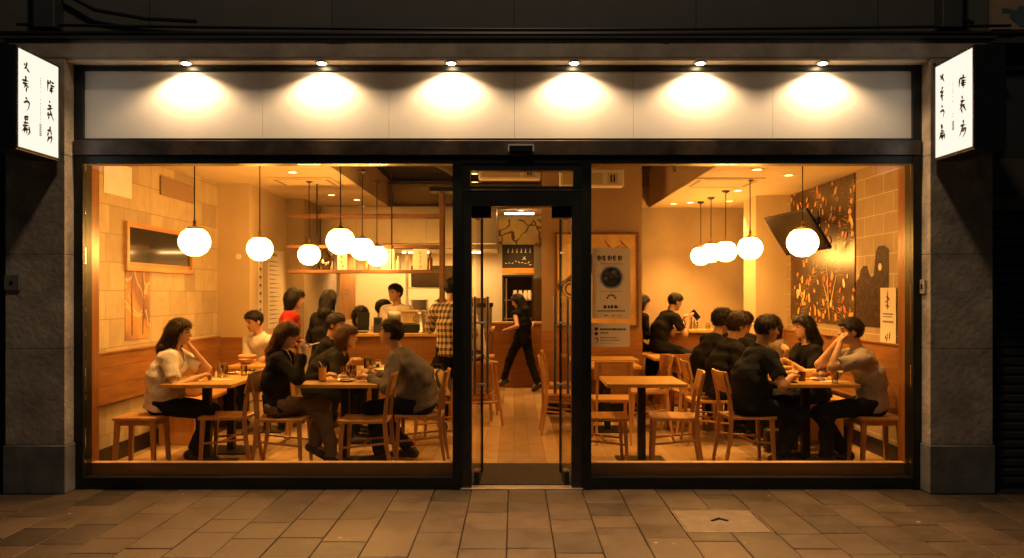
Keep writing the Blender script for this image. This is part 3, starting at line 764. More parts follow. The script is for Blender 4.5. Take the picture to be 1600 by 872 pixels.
table('oak table in front of the bar on the right', 1.72, 2.25, 3.55, 4.2)
ch = chair_proto()
G = 'curved-back oak chairs'
CH = [(-2.57, .90, 180, 'empty oak chair at the table of the woman in the white shirt'),
 (-2.04, .78, 0, 'oak chair carrying the woman in the dark cardigan'),
 (-1.30, .70, 180, 'empty oak chair in front of the man in the grey sweater'),
 (-.86, 1.02, 180, 'oak chair carrying the man in the grey sweater'),
 (.80, .86, 0, 'oak chair half hidden by the door mullion in the right window'),
 (1.43, .86, 174, 'empty oak chair right of the empty front table'),
 (2.10, .92, 4, 'oak chair carrying the man in the navy t-shirt'),
 (2.02, 2.02, 0, 'oak chair carrying the dark-haired man behind the navy t-shirt'),
 (2.02, 2.75, 6, 'oak chair carrying the rear dark-shirted diner'),
 (1.86, 3.08, 90, 'oak chair with its back to the street, left one before the bar table'),
 (2.20, 3.24, 84, 'oak chair with its back to the street, right one before the bar table'),
 (1.52, 2.75, 175, 'oak chair at the right side of the table behind the posters'),
 (1.02, 2.10, 90, 'oak chair seen below the posters with its back to the street'),
 (.54, 2.62, 2, 'oak chair beside the doorway facing the table behind the posters'),
 (.60, 3.45, 0, 'oak chair by the partition table seen through the doorway'),
 (-2.12, 2.05, 8, 'oak chair carrying the bent-over diner in a dark jacket'),
 (-.78, 1.95, 170, 'oak chair heaped with a striped bag behind the grey sweater'),
 (-3.0, 3.45, 270, 'oak chair behind the back left table')]
for x, y, a, l in CH: put(ch, l, (x, y, 0), R(a), G)
st = stool_proto()
put(st, 'oak stool under the woman in the white shirt', (-3.34, .86, 0), 0, 'low oak stools')
put(st, 'oak stool under the man in the pale grey t-shirt', (3.24, .86, 0), 0, 'low oak stools')
bs = barstool_proto()
G = 'tall oak bar stools'
for x, y, a, l in [(-.40, 3.2, 20, 'tall oak bar stool seen at the left of the doorway'), (-.42, 4.1, 0, 'tall oak bar stool farther back by the counter end'),
                   (1.86, 4.45, 0, 'tall oak bar stool under the man with the phone'), (1.60, 4.75, 0, 'tall oak bar stool under the long-haired woman at the bar')]:
    put(bs, l, (x, y, 0), R(a), G)

# ---- counters
t = thing('service_counter', 'long oak-fronted service counter across the left half of the room', 'counter', (-1.55, 3.5, 0))
for k in range(4): MB().box(-.8 + k * .4 + .001, -.8 + (k + 1) * .4 - .001, -.02, .0, .1, 1.02).build('front_panel', M_panelx, t)
MB().box(-.79, .79, .001, .5, .0, 1.02).build('counter_body', M_panelx, t)
MB().box(-.83, .83, -.06, .52, 1.021, 1.06, bev=.004).build('counter_top', M_oakx, t)
t = thing('kitchen_counter', 'oak-fronted counter at the back seen through the doorway', 'counter', (-.12, 7.0, 0))
for k in range(3): MB().box(-.62 + k * .4 + .001, -.62 + (k + 1) * .4 - .001, -.02, .0, .12, 1.04).build('front_panel', M_panelx, t)
MB().box(-.6, .58, .001, .3, .0, 1.04).build('counter_body', M_panelx, t)
MB().box(-.66, .6, -.05, .32, 1.041, 1.075, bev=.004).build('counter_top', M_oakx, t)
t = thing('bar_counter', 'oak bar counter with glasses in front of the brown plaster wall', 'bar', (2.45, 4.85, 0))
MB().box(-.48, .6, .0, .4, .0, 1.0).build('bar_body', M_panelx, t)
MB().box(-.54, .62, -.06, .45, 1.001, 1.04, bev=.004).build('bar_top', M_oakx, t)
MB().box(-.485, .6, -.015, -.001, .12, .80).build('front_panel', M_panelx, t)

# ---- hanging shelf frame
t = thing('hanging_shelf', 'hanging oak bottle shelf above the service counter', 'shelf', (-1.9, 3.7, 0))
M_shelf = wood('dark_shelf_oak', (.10, .042, .014), (.18, .08, .026), 'x', .6, .8, .0)
for z in (2.52, 2.13, 1.82): MB().box(-.93, .97, 0, .30, z - .019, z + .019, bev=.003).build('shelf_board', M_shelf, t)
for x in (.97,): MB().box(x + .001, x + .05, 0, .30, 1.30, 2.80, bev=.003).build('shelf_post', M_shelf, t)
for x in (-.55, .38, ): MB().rod([(x, -.012, 1.845), (x, -.012, ZL if x < 0 else ZV)], .009, 8).build('hanging_rod', M_black, t)
MB().box(.86, 1.3, -.1, .2, 2.81, 2.86).build('top_bracket', M_black, t)
def at_shelf(px): return (px - 803) * 10.35 / F
def bottle(x, y, z, h, r, m, label, group=None, rim=None):
    o = MB().lathe([(0, 0), (r, 0), (r, h * .55), (r * .92, h * .64), (r * .36, h * .76), (r * .34, h * .95), (r * .42, h * .955), (r * .42, h), (0, h)], n=14).build('bottle', m, None, True)
    o.location = (x, y, z); tag(o, label, 'bottle', group)
M_bott = mat('dark_glass_bottle', (.05, .028, .012), .12, 0, .1, 6, coat=.6)
M_amber = mat('amber_bottle', (.35, .15, .03), .15, 0, .1, 6, coat=.6)
for i, (px, h, m, l) in enumerate([(518, .20, M_bott, 'dark bottle standing on the hanging shelf behind the pendants'), (672, .22, M_amber, 'patterned amber bottle at the right end of the hanging shelf'),
                        (622, .17, M_china, 'white sake bottle on the hanging shelf left of its black rod'), (573, .18, M_amber, 'short amber bottle on the shelf behind the trio of globes')]):
    bottle(at_shelf(px), 3.85, 1.845, h, .032, m, l)
# framed brush cards on the shelf
def marks(t, name, pts, m=None, w=.01, pl=None, h0=-.0045, h1=-.0025):
    b = MB()
    for q in pts: b.stroke(q, w, pl or (lambda u, v, h: Vector((u, h, v))), h0, h1)
    return b.build(name, m or M_ink, t)
def card(px, wd, hh, label, seed):
    t = thing('shelf_card', label, 'card', (at_shelf(px), 3.80, 1.845))
    MB().box(-wd / 2, wd / 2, -.002, .006, 0, hh).build('paper', M_paper, t)
    r = random.Random(seed); pts = []
    for k in range(4):
        z = hh * (.85 - k * .22)
        for _ in range(3): pts.append([(r.uniform(-.02, .02), z + r.uniform(-.02, .02)), (r.uniform(-.02, .02), z - .02 + r.uniform(-.02, .02))])
    marks(t, 'brush_mark', pts, w=.008)
card(536, .12, .26, 'white card with brush lettering on the shelf behind the largest globe', 1)
card(607, .16, .26, 'white card with thin brush lettering right of the globe trio', 2)
card(657, .18, .26, 'white card with lettering at the right end of the hanging shelf', 3)
t = thing('glass_jar', 'large teardrop glass jar on the shelf behind the third globe', 'jar', (at_shelf(507), 3.86, 1.845))
MB().lathe([(0, 0), (.07, 0), (.10, .05), (.105, .10), (.07, .19), (.02, .26), (.012, .27), (0, .27)], n=20).build('jar_body', glassmat('jar_glass', (.75, .68, .5), 3), t, True)
# stainless hood
M_hood = mat('hood_steel', (.62, .56, .46), .30, 1, .1, 3, .02)
t = thing('extractor_hood', 'long brushed steel extractor hood over the kitchen wall', 'extractor hood', (-1.65, 6.35, 2.24))
for k in range(5): MB().box(-1.38 + k * .552 + .002, -1.38 + (k + 1) * .552 - .002, 0, 1.6, .09, .67).build('hood_panel', M_hood, t)
MB().box(-1.38, 1.38, -.03, 1.6, 0, .088, bev=.01).build('hood_lip', M_hood, t)
for x_ in (-.9, 0, .9):
    hl_ = MB().box(-.22, .22, -.04, .04, -.02, -.001, bev=.004).build('hood_lamp', M_down, t); hl_.location = (x_, .9, 0)
    lamp('hood_light', 'SPOT', (x_, .9, -.05), 60, (1, .58, .22), t, .15, 165, .5, (0, .25, -1))
# kitchen shelving / machine
t = thing('kitchen_rack', 'steel kitchen rack with a dark oven behind the plaid shirt', 'rack', (-1.25, 6.3, 0))
for x in (-.42, .42): MB().box(x - .02, x + .02, -.02, .02, 0, 2.2).build('rack_post', M_steel, t)
for z in (.9, 1.28, 1.62): MB().box(-.40, .40, -.02, .5, z, z + .02).build('rack_shelf', M_steel, t)
MB().box(-.36, .34, .02, .45, 1.645, 1.98, bev=.01).build('oven', mat('dark_oven', (.10, .075, .05), .3, .6), t)
for i in range(6):
    o = MB().lathe([(0, 0), (.1, 0), (.15, .02), (.155, .025), (0, .01)], n=20).build('plate', M_china, None, True)
    o.location = (-1.5, 6.5, 1.301 + i * .024); tag(o, ['lowest', 'second', 'third', 'fourth', 'fifth', 'topmost'][i] + ' white plate of the stack on the kitchen rack', 'plate', 'stacked white plates')
t = thing('cooking_pot', 'steel pot on the kitchen rack beside the plate stack', 'pot', (-1.1, 6.45, 1.301))
MB().lathe([(0, 0), (.11, 0), (.115, .16), (.105, .16), (.1, .02), (0, .02)]).build('pot_body', M_steel, t, True)
MB().rod([(-.15, 0, .12), (-.115, 0, .13)], .01).build('handle', M_black, t)
MB().rod([(.15, 0, .12), (.115, 0, .13)], .01).build('handle', M_black, t)
# yellow stone mural, menu board, fridge
M_mur = None
def mural_mat(name, c1, c2, line, scale, lw=.05, detail=True):
    m, nt, b = new_mat(name); v = coords(nt)
    n = noise(nt, v, scale * .8, 3); vo = N(nt, 'ShaderNodeTexVoronoi', feature='DISTANCE_TO_EDGE'); vo.inputs['Scale'].default_value = scale
    ad = N(nt, 'ShaderNodeVectorMath', operation='ADD'); nz = N(nt, 'ShaderNodeTexNoise'); nz.inputs['Scale'].default_value = scale * 1.5
    sc2 = N(nt, 'ShaderNodeVectorMath', operation='SCALE'); sc2.inputs['Scale'].default_value = .5 / scale * 1.4
    nt.links.new(v, nz.inputs['Vector']); nt.links.new(nz.outputs['Color'], sc2.inputs[0]); nt.links.new(sc2.outputs[0], ad.inputs[0]); nt.links.new(v, ad.inputs[1])
    nt.links.new(ad.outputs[0], vo.inputs['Vector'])
    c = ramp(nt, n, [(.42, c1), (.58, c2)])
    lt = ramp(nt, vo.outputs['Distance'], [(lw * .6, (1, 1, 1)), (lw, (0, 0, 0))])
    mx = N(nt, 'ShaderNodeMix', data_type='RGBA'); nt.links.new(lt, mx.inputs[0]); nt.links.new(c, mx.inputs[6]); mx.inputs[7].default_value = (*line, 1)
    nt.links.new(mx.outputs[2], b.inputs['Base Color']); b.inputs['Roughness'].default_value = .6; b.inputs['Specular IOR Level'].default_value = .12
    return m
o = MB().box(-.30, .48, 7.94, 7.98, 2.40, 2.85).build('wall_mural', mural_mat('cracked_yellow_mural', (.90, .66, .18), (.70, .50, .20), (.20, .11, .05), 2.6, .04))
tag(o, 'yellow wall art with dark cracks above the menu blackboard', 'wall art')
t = thing('menu_blackboard', 'small blackboard with white chalk bottles and writing above the drinks fridge', 'blackboard', (.07, 7.52, 1.98))
MB().box(-.27, .27, 0, .03, .0, .40).build('board', mat('blackboard', (.018, .018, .016), .7), t)
MB().box(-.27, .27, -.01, .03, -.09, -.002).build('orange_strip', mat('orange_strip', (.55, .26, .05), .5), t)
r = random.Random(4); q = []
for k in range(6):
    x = -.17 + k * .075
    q.append([(x, .27), (x + .004, .34)]); q.append([(x - .015, .27), (x + .02, .265)])
for k in range(8): x = -.2 + k * .055; q.append([(x - .018, .09 + r.uniform(-.02, .03)), (x + .018, .09 + r.uniform(-.02, .03))])
q += [[(.08, .14), (.13, .2)], [(.13, .14), (.09, .2)], [(.19, .05), (.24, .06)]]
marks(t, 'chalk_mark', q, mat('chalk', (.7, .66, .58), .8), .012)
t = thing('drinks_fridge', 'tall dark drinks fridge with pale cups below the blackboard', 'fridge', (.07, 7.50, 0))
f = MB(); f.box(-.27, -.24, 0, .4, 0, 1.86).box(.24, .27, 0, .4, 0, 1.86).box(-.239, .239, .37, .4, 0, 1.86).box(-.239, .239, 0, .369, 0, .3).box(-.239, .239, 0, .369, 1.83, 1.86)
f.build('cabinet', mat('fridge_black', (.022, .022, .024), .35, .2), t)
for z in (1.10, 1.42): MB().box(-.238, .238, .02, .36, z, z + .018).build('rack_shelf', M_steel, t)
for x in (-.2, ): MB().rod([(x, -.02, .7), (x, -.02, 1.8)], .012).build('handle', M_steel, t)
for i, x in enumerate((-.05, .04, .13, .2)):
    o = MB().lathe([(0, 0), (.032, 0), (.04, .10), (.03, .125), (.03, .16), (0, .16)], n=14).build('paper_cup', M_paper, None, True)
    o.location = (.07 + x, 7.62, 1.439); tag(o, ['leftmost', 'second', 'third', 'rightmost'][i] + ' pale cup on the fridge shelf under the blackboard', 'cup', 'pale cups in the drinks fridge')
t = thing('added_tube_lamp', 'short tube lamp added on the ceiling to light the cracked yellow mural', 'lamp', (.09, 7.15, ZL - .001))  # tube added to brighten the mural, out of reach of the downlights
MB().box(-.26, .26, -.035, .035, -.03, 0, bev=.004).build('housing', M_white, t)
MB().rod([(-.24, 0, -.045), (.24, 0, -.045)], .014, 10).build('tube', emis('lit_tube', (1, .62, .26), 26), t, True)
# coffee machine at end of counter seen through the door
t = thing('coffee_machine', 'steel coffee machine on the counter end seen at the left of the doorway', 'coffee machine', (-.52, 5.3, 1.05))
MB().box(-.2, .2, -.2, .2, 0, .30, bev=.015).build('machine_body', M_steel, t)
MB().box(-.22, .22, -.22, .2, .301, .36, bev=.01).build('machine_top', M_black, t)
for k, (x, y) in enumerate([(-.1, -.1), (0, -.08), (.1, -.1)]):
    MB().lathe([(0, 0), (.035, 0), (.045, .06), (.04, .07), (0, .07)], n=14).build('cup', M_clay, t, True).location = (x, y, .361)
MB().rod([(.12, -.21, .2), (.16, -.26, .15), (.16, -.27, .03)], .01).build('steam_pipe', M_steel, t)
t = thing('side_counter', 'oak side counter under the coffee machine', 'counter', (-.55, 5.3, 0))
MB().box(-.24, .24, -.3, .6, 0, 1.01).build('counter_body', M_panelx, t)
MB().box(-.27, .27, -.33, .62, 1.011, 1.049, bev=.004).build('counter_top', M_oakx, t)

# ---- counter clutter
CT = 1.06
def cp(px, Y): return (px - 803) * (Y - CY) / F
t = thing('tablet_stand', 'black tablet on its stand on the service counter, left one', 'tablet', (cp(567, 3.62), 3.62, CT))
MB().box(-.075, .075, -.01, .01, .03, .25, Matrix.Rotation(R(-12), 4, 'X'), .004).build('screen', M_screen, t)
MB().box(-.05, .05, -.04, .09, 0, .012, bev=.003).build('stand', M_black, t)
t = thing('card_terminal', 'black card terminal standing on the service counter beside the tablet', 'card terminal', (cp(590, 3.62), 3.62, CT))
MB().box(-.05, .05, -.03, .03, 0, .19, Matrix.Rotation(R(-10), 4, 'X'), .006).build('body', M_black, t)
MB().box(-.035, .035, -.032, -.0305, .10, .17, Matrix.Rotation(R(-10), 4, 'X')).build('screen', M_screen, t)
t = thing('cash_register', 'dark cash register with raised screen behind the grey sweater', 'cash register', (cp(618, 3.7), 3.7, CT))
MB().box(-.02, .36, -.14, .16, 0, .11, bev=.01).build('drawer', M_black, t)
MB().box(-.11, .07, .0, .02, .10, .27, Matrix.Rotation(R(-15), 4, 'X'), .004).build('screen', M_screen, t)
t = thing('counter_box', 'pale cardboard box on the service counter beside the register', 'box', (cp(640, 3.8), 3.82, CT + .112))
MB().box(-.10, .16, -.1, .1, 0, .16, bev=.004).build('box_body', mat('kraft_box', (.50, .36, .20), .8), t)
MB().box(-.1, .16, -.1, -.02, .161, .165, Matrix.Rotation(R(8), 4, 'X')).build('flap', MATS['kraft_box'], t)
t = thing('steel_urn', 'shiny steel soup urn on the service counter beside the plaid shirt', 'urn', (cp(661, 3.65), 3.65, CT))
MB().lathe([(0, 0), (.10, 0), (.10, .02), (.095, .03), (.095, .22), (.10, .225), (.10, .235), (.07, .265), (0, .27)], n=28).build('urn_body', M_steel, t, True)
MB().rod([(-.04, 0, .268), (-.04, 0, .29), (.04, 0, .29), (.04, 0, .268)], .006).build('lid_handle', M_black, t)
for s_ in (-1, 1): MB().rod([(s_ * .095, 0, .2), (s_ * .12, 0, .19), (s_ * .12, 0, .15), (s_ * .095, 0, .14)], .006).build('handle', M_black, t)
t = thing('soup_bowl', 'stack of white paper on the service counter left of the tablet', 'paper', (cp(548, 3.6), 3.6, CT)); t.name = 'paper_stack'
MB().box(-.09, .07, -.08, .08, 0, .05, Matrix.Rotation(R(8), 4, 'Z')).build('sheets', M_paper, t)
for i, (px, h, m, l) in enumerate([(603, .17, M_bott, 'dark bottle on the service counter beside the terminal'), (611, .14, M_bott, 'second, shorter dark bottle on the service counter')]):
    bottle(cp(px, 3.6), 3.6, CT, h, .025, m, l)
# bar glasses
Mg = glassmat('drinking_glass', (.85, .8, .7), 4)
for i, (px, h, m, l) in enumerate([(1068, .13, Mg, 'clear glass at the left of the bar top'), (1078, .22, MATS['jar_glass'], 'tall clear bottle on the bar top'), (1087, .14, Mg, 'clear glass right of the tall bar bottle'), (1106, .09, Mg, 'small clear glass at the right of the bar top')]):
    o = MB().lathe([(0, 0), (.03, 0), (.034, h * .7), (.02, h * .85), (.02, h), (0, h)], n=14).build('bar_glass', m, None, True)
    o.location = (cp(px, 5.0), 5.0, 1.041); tag(o, l, 'glass', 'glassware on the bar')
t = thing('serving_basket', 'low basket with bread on the left end of the bar', 'basket', (cp(1040, 4.9), 4.9, 1.041))
MB().lathe([(0, 0), (.09, 0), (.12, .06), (.11, .06), (.08, .012), (0, .012)], n=20).build('basket_bowl', M_oak, t, True)
for k in range(4):
    a = k * 1.6; MB().lathe([(0, 0), (.04, .012), (.042, .03), (0, .05)], n=12).build('bread_roll', mat('bread', (.6, .36, .14), .8), t, True).location = (.045 * math.cos(a), .045 * math.sin(a), .025)

# ---- table things
TZ = .7505
def canister_proto():
    t = thing('utensil_caddy', '', 'utensil holder')
    b = MB(); b.lathe([(0, 0), (.052, 0), (.052, .006), (.05, .008), (.05, .112), (.052, .114), (.052, .12), (.046, .12), (.046, .01), (0, .01)], n=28)
    b.build('can', mat('dark_chrome', (.42, .37, .32), .12, 1, .5, 26), t, True)
    r = random.Random(2)
    for k in range(5):
        a = k * 1.3; MB().rod([(.02 * math.cos(a), .02 * math.sin(a), .012), (.034 * math.cos(a), .034 * math.sin(a), .13 + .01 * (k % 3))], .0035, 6).build('chopstick', M_oakz, t)
    return t
cn = canister_proto(); G = 'dark chrome utensil caddies'
for px, Y, l in [(348, 1.32, 'chrome utensil caddy on the table of the woman in white'), (549, 1.20, 'chrome utensil caddy beside the orange drink'), (576, 2.1, 'chrome utensil caddy on the table behind the orange drink'), (421, 2.75, 'chrome utensil caddy on the back left table')]:
    put(cn, l, (cp(px, Y), Y, TZ), 0, G)
def bowl(x, y, z, r, h, m, name, label, cat='bowl', group=None):
    o = MB().lathe([(0, 0), (r * .5, 0), (r * .55, h * .1), (r * .95, h * .7), (r, h), (r * .94, h), (r * .5, h * .2), (0, h * .15)], n=22).build(name, m, None, True)
    o.location = (x, y, z); return tag(o, label, cat, group)
def cup(x, y, z, r, h, m, name, label, cat='cup'):
    o = MB().lathe([(0, 0), (r * .85, 0), (r, h), (r * .9, h), (r * .76, .006), (0, .006)], n=20).build(name, m, None, True)
    o.location = (x, y, z); return tag(o, label, cat)
def sheet(x, y, z, w, d, rz, label, m=None):
    b = MB(); b.box(-w / 2, w / 2, -d / 2, d / 2, 0, .003); o = b.build('paper_sheet', m or M_paper); o.location = (x, y, z); o.rotation_euler.z = R(rz); tag(o, label, 'paper')
def plate(x, y, z, r, label):
    o = MB().lathe([(0, 0), (r * .6, 0), (r, .014), (r * .98, .018), (r * .6, .006), (0, .006)], n=26).build('plate', M_china, None, True); o.location = (x, y, z); tag(o, label, 'plate')
cup(cp(331, 1.35), 1.35, TZ, .033, .085, M_clay, 'tea_cup', 'brown tea cup left of the caddy on the first table')
sheet(cp(298, .95), .95, TZ, .2, .14, 5, 'white paper under the hands of the woman in white')
sheet(cp(345, 1.1), 1.08, TZ, .22, .08, -3, 'narrow white paper below the caddy on the first table')
# orange drink
t = thing('orange_drink', 'tall glass of orange juice with a bent straw', 'drink', (cp(504, .92), .92, TZ))
MB().lathe([(0, .012), (.032, .012), (.0355, .125), (0, .125)], n=20).build('juice', M_juice, t, True)
MB().lathe([(0, 0), (.033, 0), (.0325, .011), (0, .011)], n=20).lathe([(.0362, .126), (.037, .145), (.0355, .145), (.0352, .126), (.0362, .126)], n=20).build('glass', Mg, t, True)
MB().rod([(.01, 0, .02), (-.012, 0, .155), (-.035, 0, .185)], .004, 6).build('straw', M_white, t, True)
plate(cp(545, 1.36), 1.34, TZ, .10, 'white plate of food near the orange drink table edge')
bowl(cp(533, 1.95), 1.95, TZ, .08, .045, M_china, 'soup_bowl', 'white bowl in front of the bent-over diner')
plate(cp(600, 1.95), 1.95, TZ, .1, 'white plate on the table behind the grey sweater')
t = thing('sauce_jar', 'small glass sauce jar with label right of the rear caddy', 'jar', (cp(591, 2.12), 2.12, TZ))
MB().lathe([(0, 0), (.03, 0), (.03, .07), (.024, .08), (0, .08)], n=16).build('jar_body', M_china, t, True)
MB().lathe([(0, .0805), (.026, .0805), (.026, .098), (0, .098)], n=16).build('lid', M_clay, t, True)
MB().box(-.016, .016, -.0325, -.0305, .02, .055).build('label', M_ink, t)
bowl(cp(384, 2.72), 2.72, TZ, .09, .055, M_clay, 'soup_bowl', 'dark bowl on the back left table')
t = thing('bread_loaf', 'golden sandwich beyond the dark bowl on the back left table', 'food', (cp(385, 2.92), 2.95, TZ))
MB().box(-.1, .1, -.05, .05, 0, .05, bev=.02).build('lower_bun', MATS['bread'], t); MB().box(-.1, .1, -.05, .05, .052, .09, bev=.02).build('upper_bun', MATS['bread'], t)
# right crowded table
t = thing('wooden_bucket', 'round wooden pail with lid on the crowded right table', 'pail', (cp(1224, 1.20), 1.20, TZ))
MB().lathe([(0, 0), (.066, 0), (.078, .10), (.07, .10), (.062, .01), (0, .01)], n=24).build('pail_body', M_oakz, t, True)
for z in (.02, .075): MB().lathe([(.070 + z * .11, z), (.072 + z * .11, z), (.0725 + z * .11, z + .01), (.070 + z * .11, z + .01)], n=24).build('hoop', M_brass, t, True)
MB().lathe([(0, .1005), (.08, .1005), (.078, .112), (0, .115)], n=24).build('lid', M_oak, t, True)
cup(cp(1253, .95), .95, TZ, .034, .085, mat('patterned_cup', (.10, .05, .03), .3, 0, .6, 60), 'tea_cup', 'dark patterned cup at the middle of the crowded table')
t = thing('clay_teapot', 'round brown clay pot with lid on the crowded right table', 'pot', (cp(1283, 1.15), 1.15, TZ))
MB().lathe([(0, 0), (.045, 0), (.07, .03), (.072, .05), (.05, .075), (0, .078)], n=24).build('pot_body', M_clay, t, True)
MB().lathe([(0, .0785), (.046, .0785), (.04, .092), (.012, .098), (.012, .108), (0, .11)], n=24).build('lid', M_clay, t, True)
MB().rod([(.065, 0, .04), (.09, 0, .05), (.10, 0, .07)], .009).build('spout', M_clay, t, True)
o = MB().box(-.07, .07, -.05, .05, 0, .075, bev=.022).build('bread_loaf', MATS['bread']); o.location = (cp(1268, 1.30), 1.30, TZ); tag(o, 'pale loaf of bread behind the patterned cup', 'food')
sheet(cp(1297, .93), .93, TZ, .2, .12, -4, 'white paper in front of the man in the pale grey t-shirt')
bowl(cp(1308, 1.22), 1.22, TZ, .055, .06, M_china, 'soup_bowl', 'small white bowl right of the brown clay pot')
for px, h, l, m in [(1211, .15, 'slim sauce bottle beside the wooden pail', M_amber), (1238, .12, 'short sauce bottle behind the wooden pail', M_juice)]:
    bottle(cp(px, 1.38), 1.38, TZ, h, .02, m, l)
o = MB().box(-.07, .07, -.035, .035, 0, .01, bev=.003).build('phone', M_screen); o.location = (cp(1232, .80), .80, TZ); o.rotation_euler.z = .1; tag(o, 'black phone lying on the near edge of the crowded table', 'phone')
bowl(2.55, 2.3, TZ, .08, .05, M_china, 'soup_bowl', 'white bowl on the table behind the crowded one')
plate(2.8, 2.35, TZ, .1, 'white plate on the table behind the crowded one')
bottle(2.66, 2.5, TZ, .2, .03, M_bott, 'dark bottle on the table behind the crowded one')
# more tableware
chp = thing('chopsticks', '', 'chopsticks')
MB().rod([(-.11, -.006, .004), (.11, -.008, .004)], [.0022, .0038], 6).build('chopstick', M_clay, chp); MB().rod([(-.11, .006, .004), (.11, .009, .004)], [.0022, .0038], 6).build('chopstick', M_clay, chp)
for x, y, a, l in [(-2.70, 1.5, 20, 'chopsticks lying near the caddy on the first left table'), (-1.42, 1.05, 40, 'chopsticks lying before the grey sweater'), (2.62, 1.02, 15, 'chopsticks between the pail and the patterned cup'), (2.9, 1.36, 80, 'chopsticks by the loaf on the crowded table')]:
    put(chp, l, (x, y, TZ), R(a), 'chopstick pairs')
M_food = mat('dark_sauced_food', (.16, .06, .025), .35, 0, .5, 60, .5, bs=80); M_rice = mat('rice', (.75, .7, .58), .7, 0, .05, 60, .5)
def dish(x, y, r, label, m=None, k=6, seed=1):
    t = thing('food_dish', label, 'dish', (x, y, TZ)); q = random.Random(seed)
    MB().lathe([(0, 0), (r * .6, 0), (r, r * .22), (r * .97, r * .24), (r * .6, .006), (0, .006)], n=24).build('plate', M_china, t, True)
    b = MB()
    for i in range(k):
        a = i * 2.4; rr_ = r * .45 * math.sqrt(i / k); s_ = r * q.uniform(.2, .32)
        b.lathe([(0, 0), (s_, s_ * .3), (s_ * .8, s_ * .8), (0, s_)], (rr_ * math.cos(a), rr_ * math.sin(a), .006), 8)
    b.build('food', m or M_food, t, True)
dish(-1.52, .92, .085, 'small plate of sauced food beside the orange drink', seed=3)
dish(2.80, 1.02, .085, 'plate of sauced food between the cup and the clay pot', seed=4)
dish(2.52, 1.36, .08, 'dish of rice beyond the navy t-shirt hands', M_rice, seed=5)
dish(-1.5, 2.3, .1, 'wide plate of food on the table behind the orange drink', seed=6)
dish(2.62, 2.2, .09, 'dish of food before the curly-haired man', M_rice, seed=7)
dish(-2.8, 1.62, .08, 'small plate of food at the far end of the first left table', seed=8)
for x, y, l in [(-1.62, 1.3, 'clear water glass left of the chrome caddy on the drink table'), (2.86, .80, 'clear water glass at the near right corner of the crowded table'), (-2.62, 1.45, 'clear water glass at the far right edge of the first left table'), (-1.3, 2.0, 'clear water glass before the grey sweater on the rear table'), (2.7, 1.42, 'clear water glass at the back of the crowded table')]:
    t = thing('water_glass', l, 'glass', (x, y, TZ), 0, 'clear water glasses')
    MB().lathe([(0, 0), (.028, 0), (.033, .10), (.031, .10), (.026, .006), (0, .006)], n=18).build('glass_body', Mg, t, True)
t = thing('shoulder_bag', 'dark shoulder bag on the floor under the crowded right table', 'bag', (2.62, 1.55, 0))
MB().box(-.16, .16, -.07, .07, 0, .22, bev=.03).build('bag_body', mat('dark_leather', (.03, .02, .016), .5, 0, .2, 8, .2), t)
MB().rod([(-.12, 0, .21), (-.08, 0, .34), (.08, 0, .34), (.12, 0, .21)], .008).build('strap', M_black, t)
t = thing('shoulder_bag', 'tan bag on the wall bench behind the first left table', 'bag', (XL + .25, 2.3, .456))
MB().box(-.11, .11, -.16, .16, 0, .2, bev=.04).build('bag_body', mat('tan_leather', (.25, .13, .05), .5, 0, .2, 8, .2), t)
MB().rod([(0, -.12, .19), (0, -.08, .3), (0, .08, .3), (0, .12, .19)], .008).build('strap', mat('tan_leather', (.25, .13, .05)), t)
# bag heap on the chair
t = thing('striped_bag', 'tan and black striped bag slumped on the chair behind the grey sweater', 'bag', (-.80, 1.93, .456))
b = MB(); b.lathe([(0, 0), (.13, 0), (.17, .06), (.16, .17), (.10, .27), (.04, .31), (0, .31)], n=18); 
for v in b.bm.verts: v.co.x *= 1.15; v.co.y *= .8; v.co += Vector((.02 * math.sin(v.co.z * 30), .015 * math.sin(v.co.x * 30 + v.co.z * 22), 0))
m_, nt, bb = new_mat('striped_cloth'); wv = N(nt, 'ShaderNodeTexWave'); wv.inputs['Scale'].default_value = 6; wv.inputs['Distortion'].default_value = 2.5
nt.links.new(coords(nt, rot=(0, .5, .4)), wv.inputs['Vector']); nt.links.new(ramp(nt, wv.outputs[0], [(.38, (.04, .035, .03)), (.5, (.42, .3, .17))]), bb.inputs['Base Color']); bb.inputs['Roughness'].default_value = .9
b.build('bag_body', m_, t, True)
MB().rod([(-.08, 0, .28), (-.05, -.03, .36), (.05, -.03, .36), (.08, 0, .28)], .01).build('strap', M_black, t, True)

# ---- wall things, left
t = thing('serving_hatch', 'dark glazed hatch with oak frame in the limestone wall', 'wall window', (XL, 2.07, 2.0))
f = MB(); Y0, Y1, Z0, Z1 = -.80, .80, -.235, .235
f.box(0, .035, Y0, Y1, Z1 - .05, Z1).box(0, .035, Y0, Y1, Z0, Z0 + .05).box(0, .035, Y0, Y0 + .05, Z0 + .0505, Z1 - .0505).box(0, .035, Y1 - .05, Y1, Z0 + .0505, Z1 - .0505)
f.build('frame', M_oak, t)
MB().box(.004, .012, Y0 + .0505, Y1 - .0505, Z0 + .0505, Z1 - .0505).build('glass_pane', mat('dark_hatch_glass', (.035, .03, .024), .06, 0, 0, coat=.5), t)
MB().box(.004, .022, Y0 + .0505, Y1 - .0505, Z0 + .051, Z0 + .085).build('inner_rail', M_oakz, t)
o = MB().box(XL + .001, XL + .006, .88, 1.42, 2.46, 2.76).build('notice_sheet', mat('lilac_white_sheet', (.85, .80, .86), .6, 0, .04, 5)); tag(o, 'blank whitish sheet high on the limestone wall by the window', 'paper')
o = MB().box(XL + .001, XL + .02, 2.05, 2.95, 2.58, 2.78).build('wall_grille', M_brown); tag(o, 'dark rectangular vent high on the limestone wall', 'vent')
t = thing('wall_poster', 'lilac and yellow abstract poster on the limestone wall under the hatch', 'poster', (XL, 1.55, 1.44))
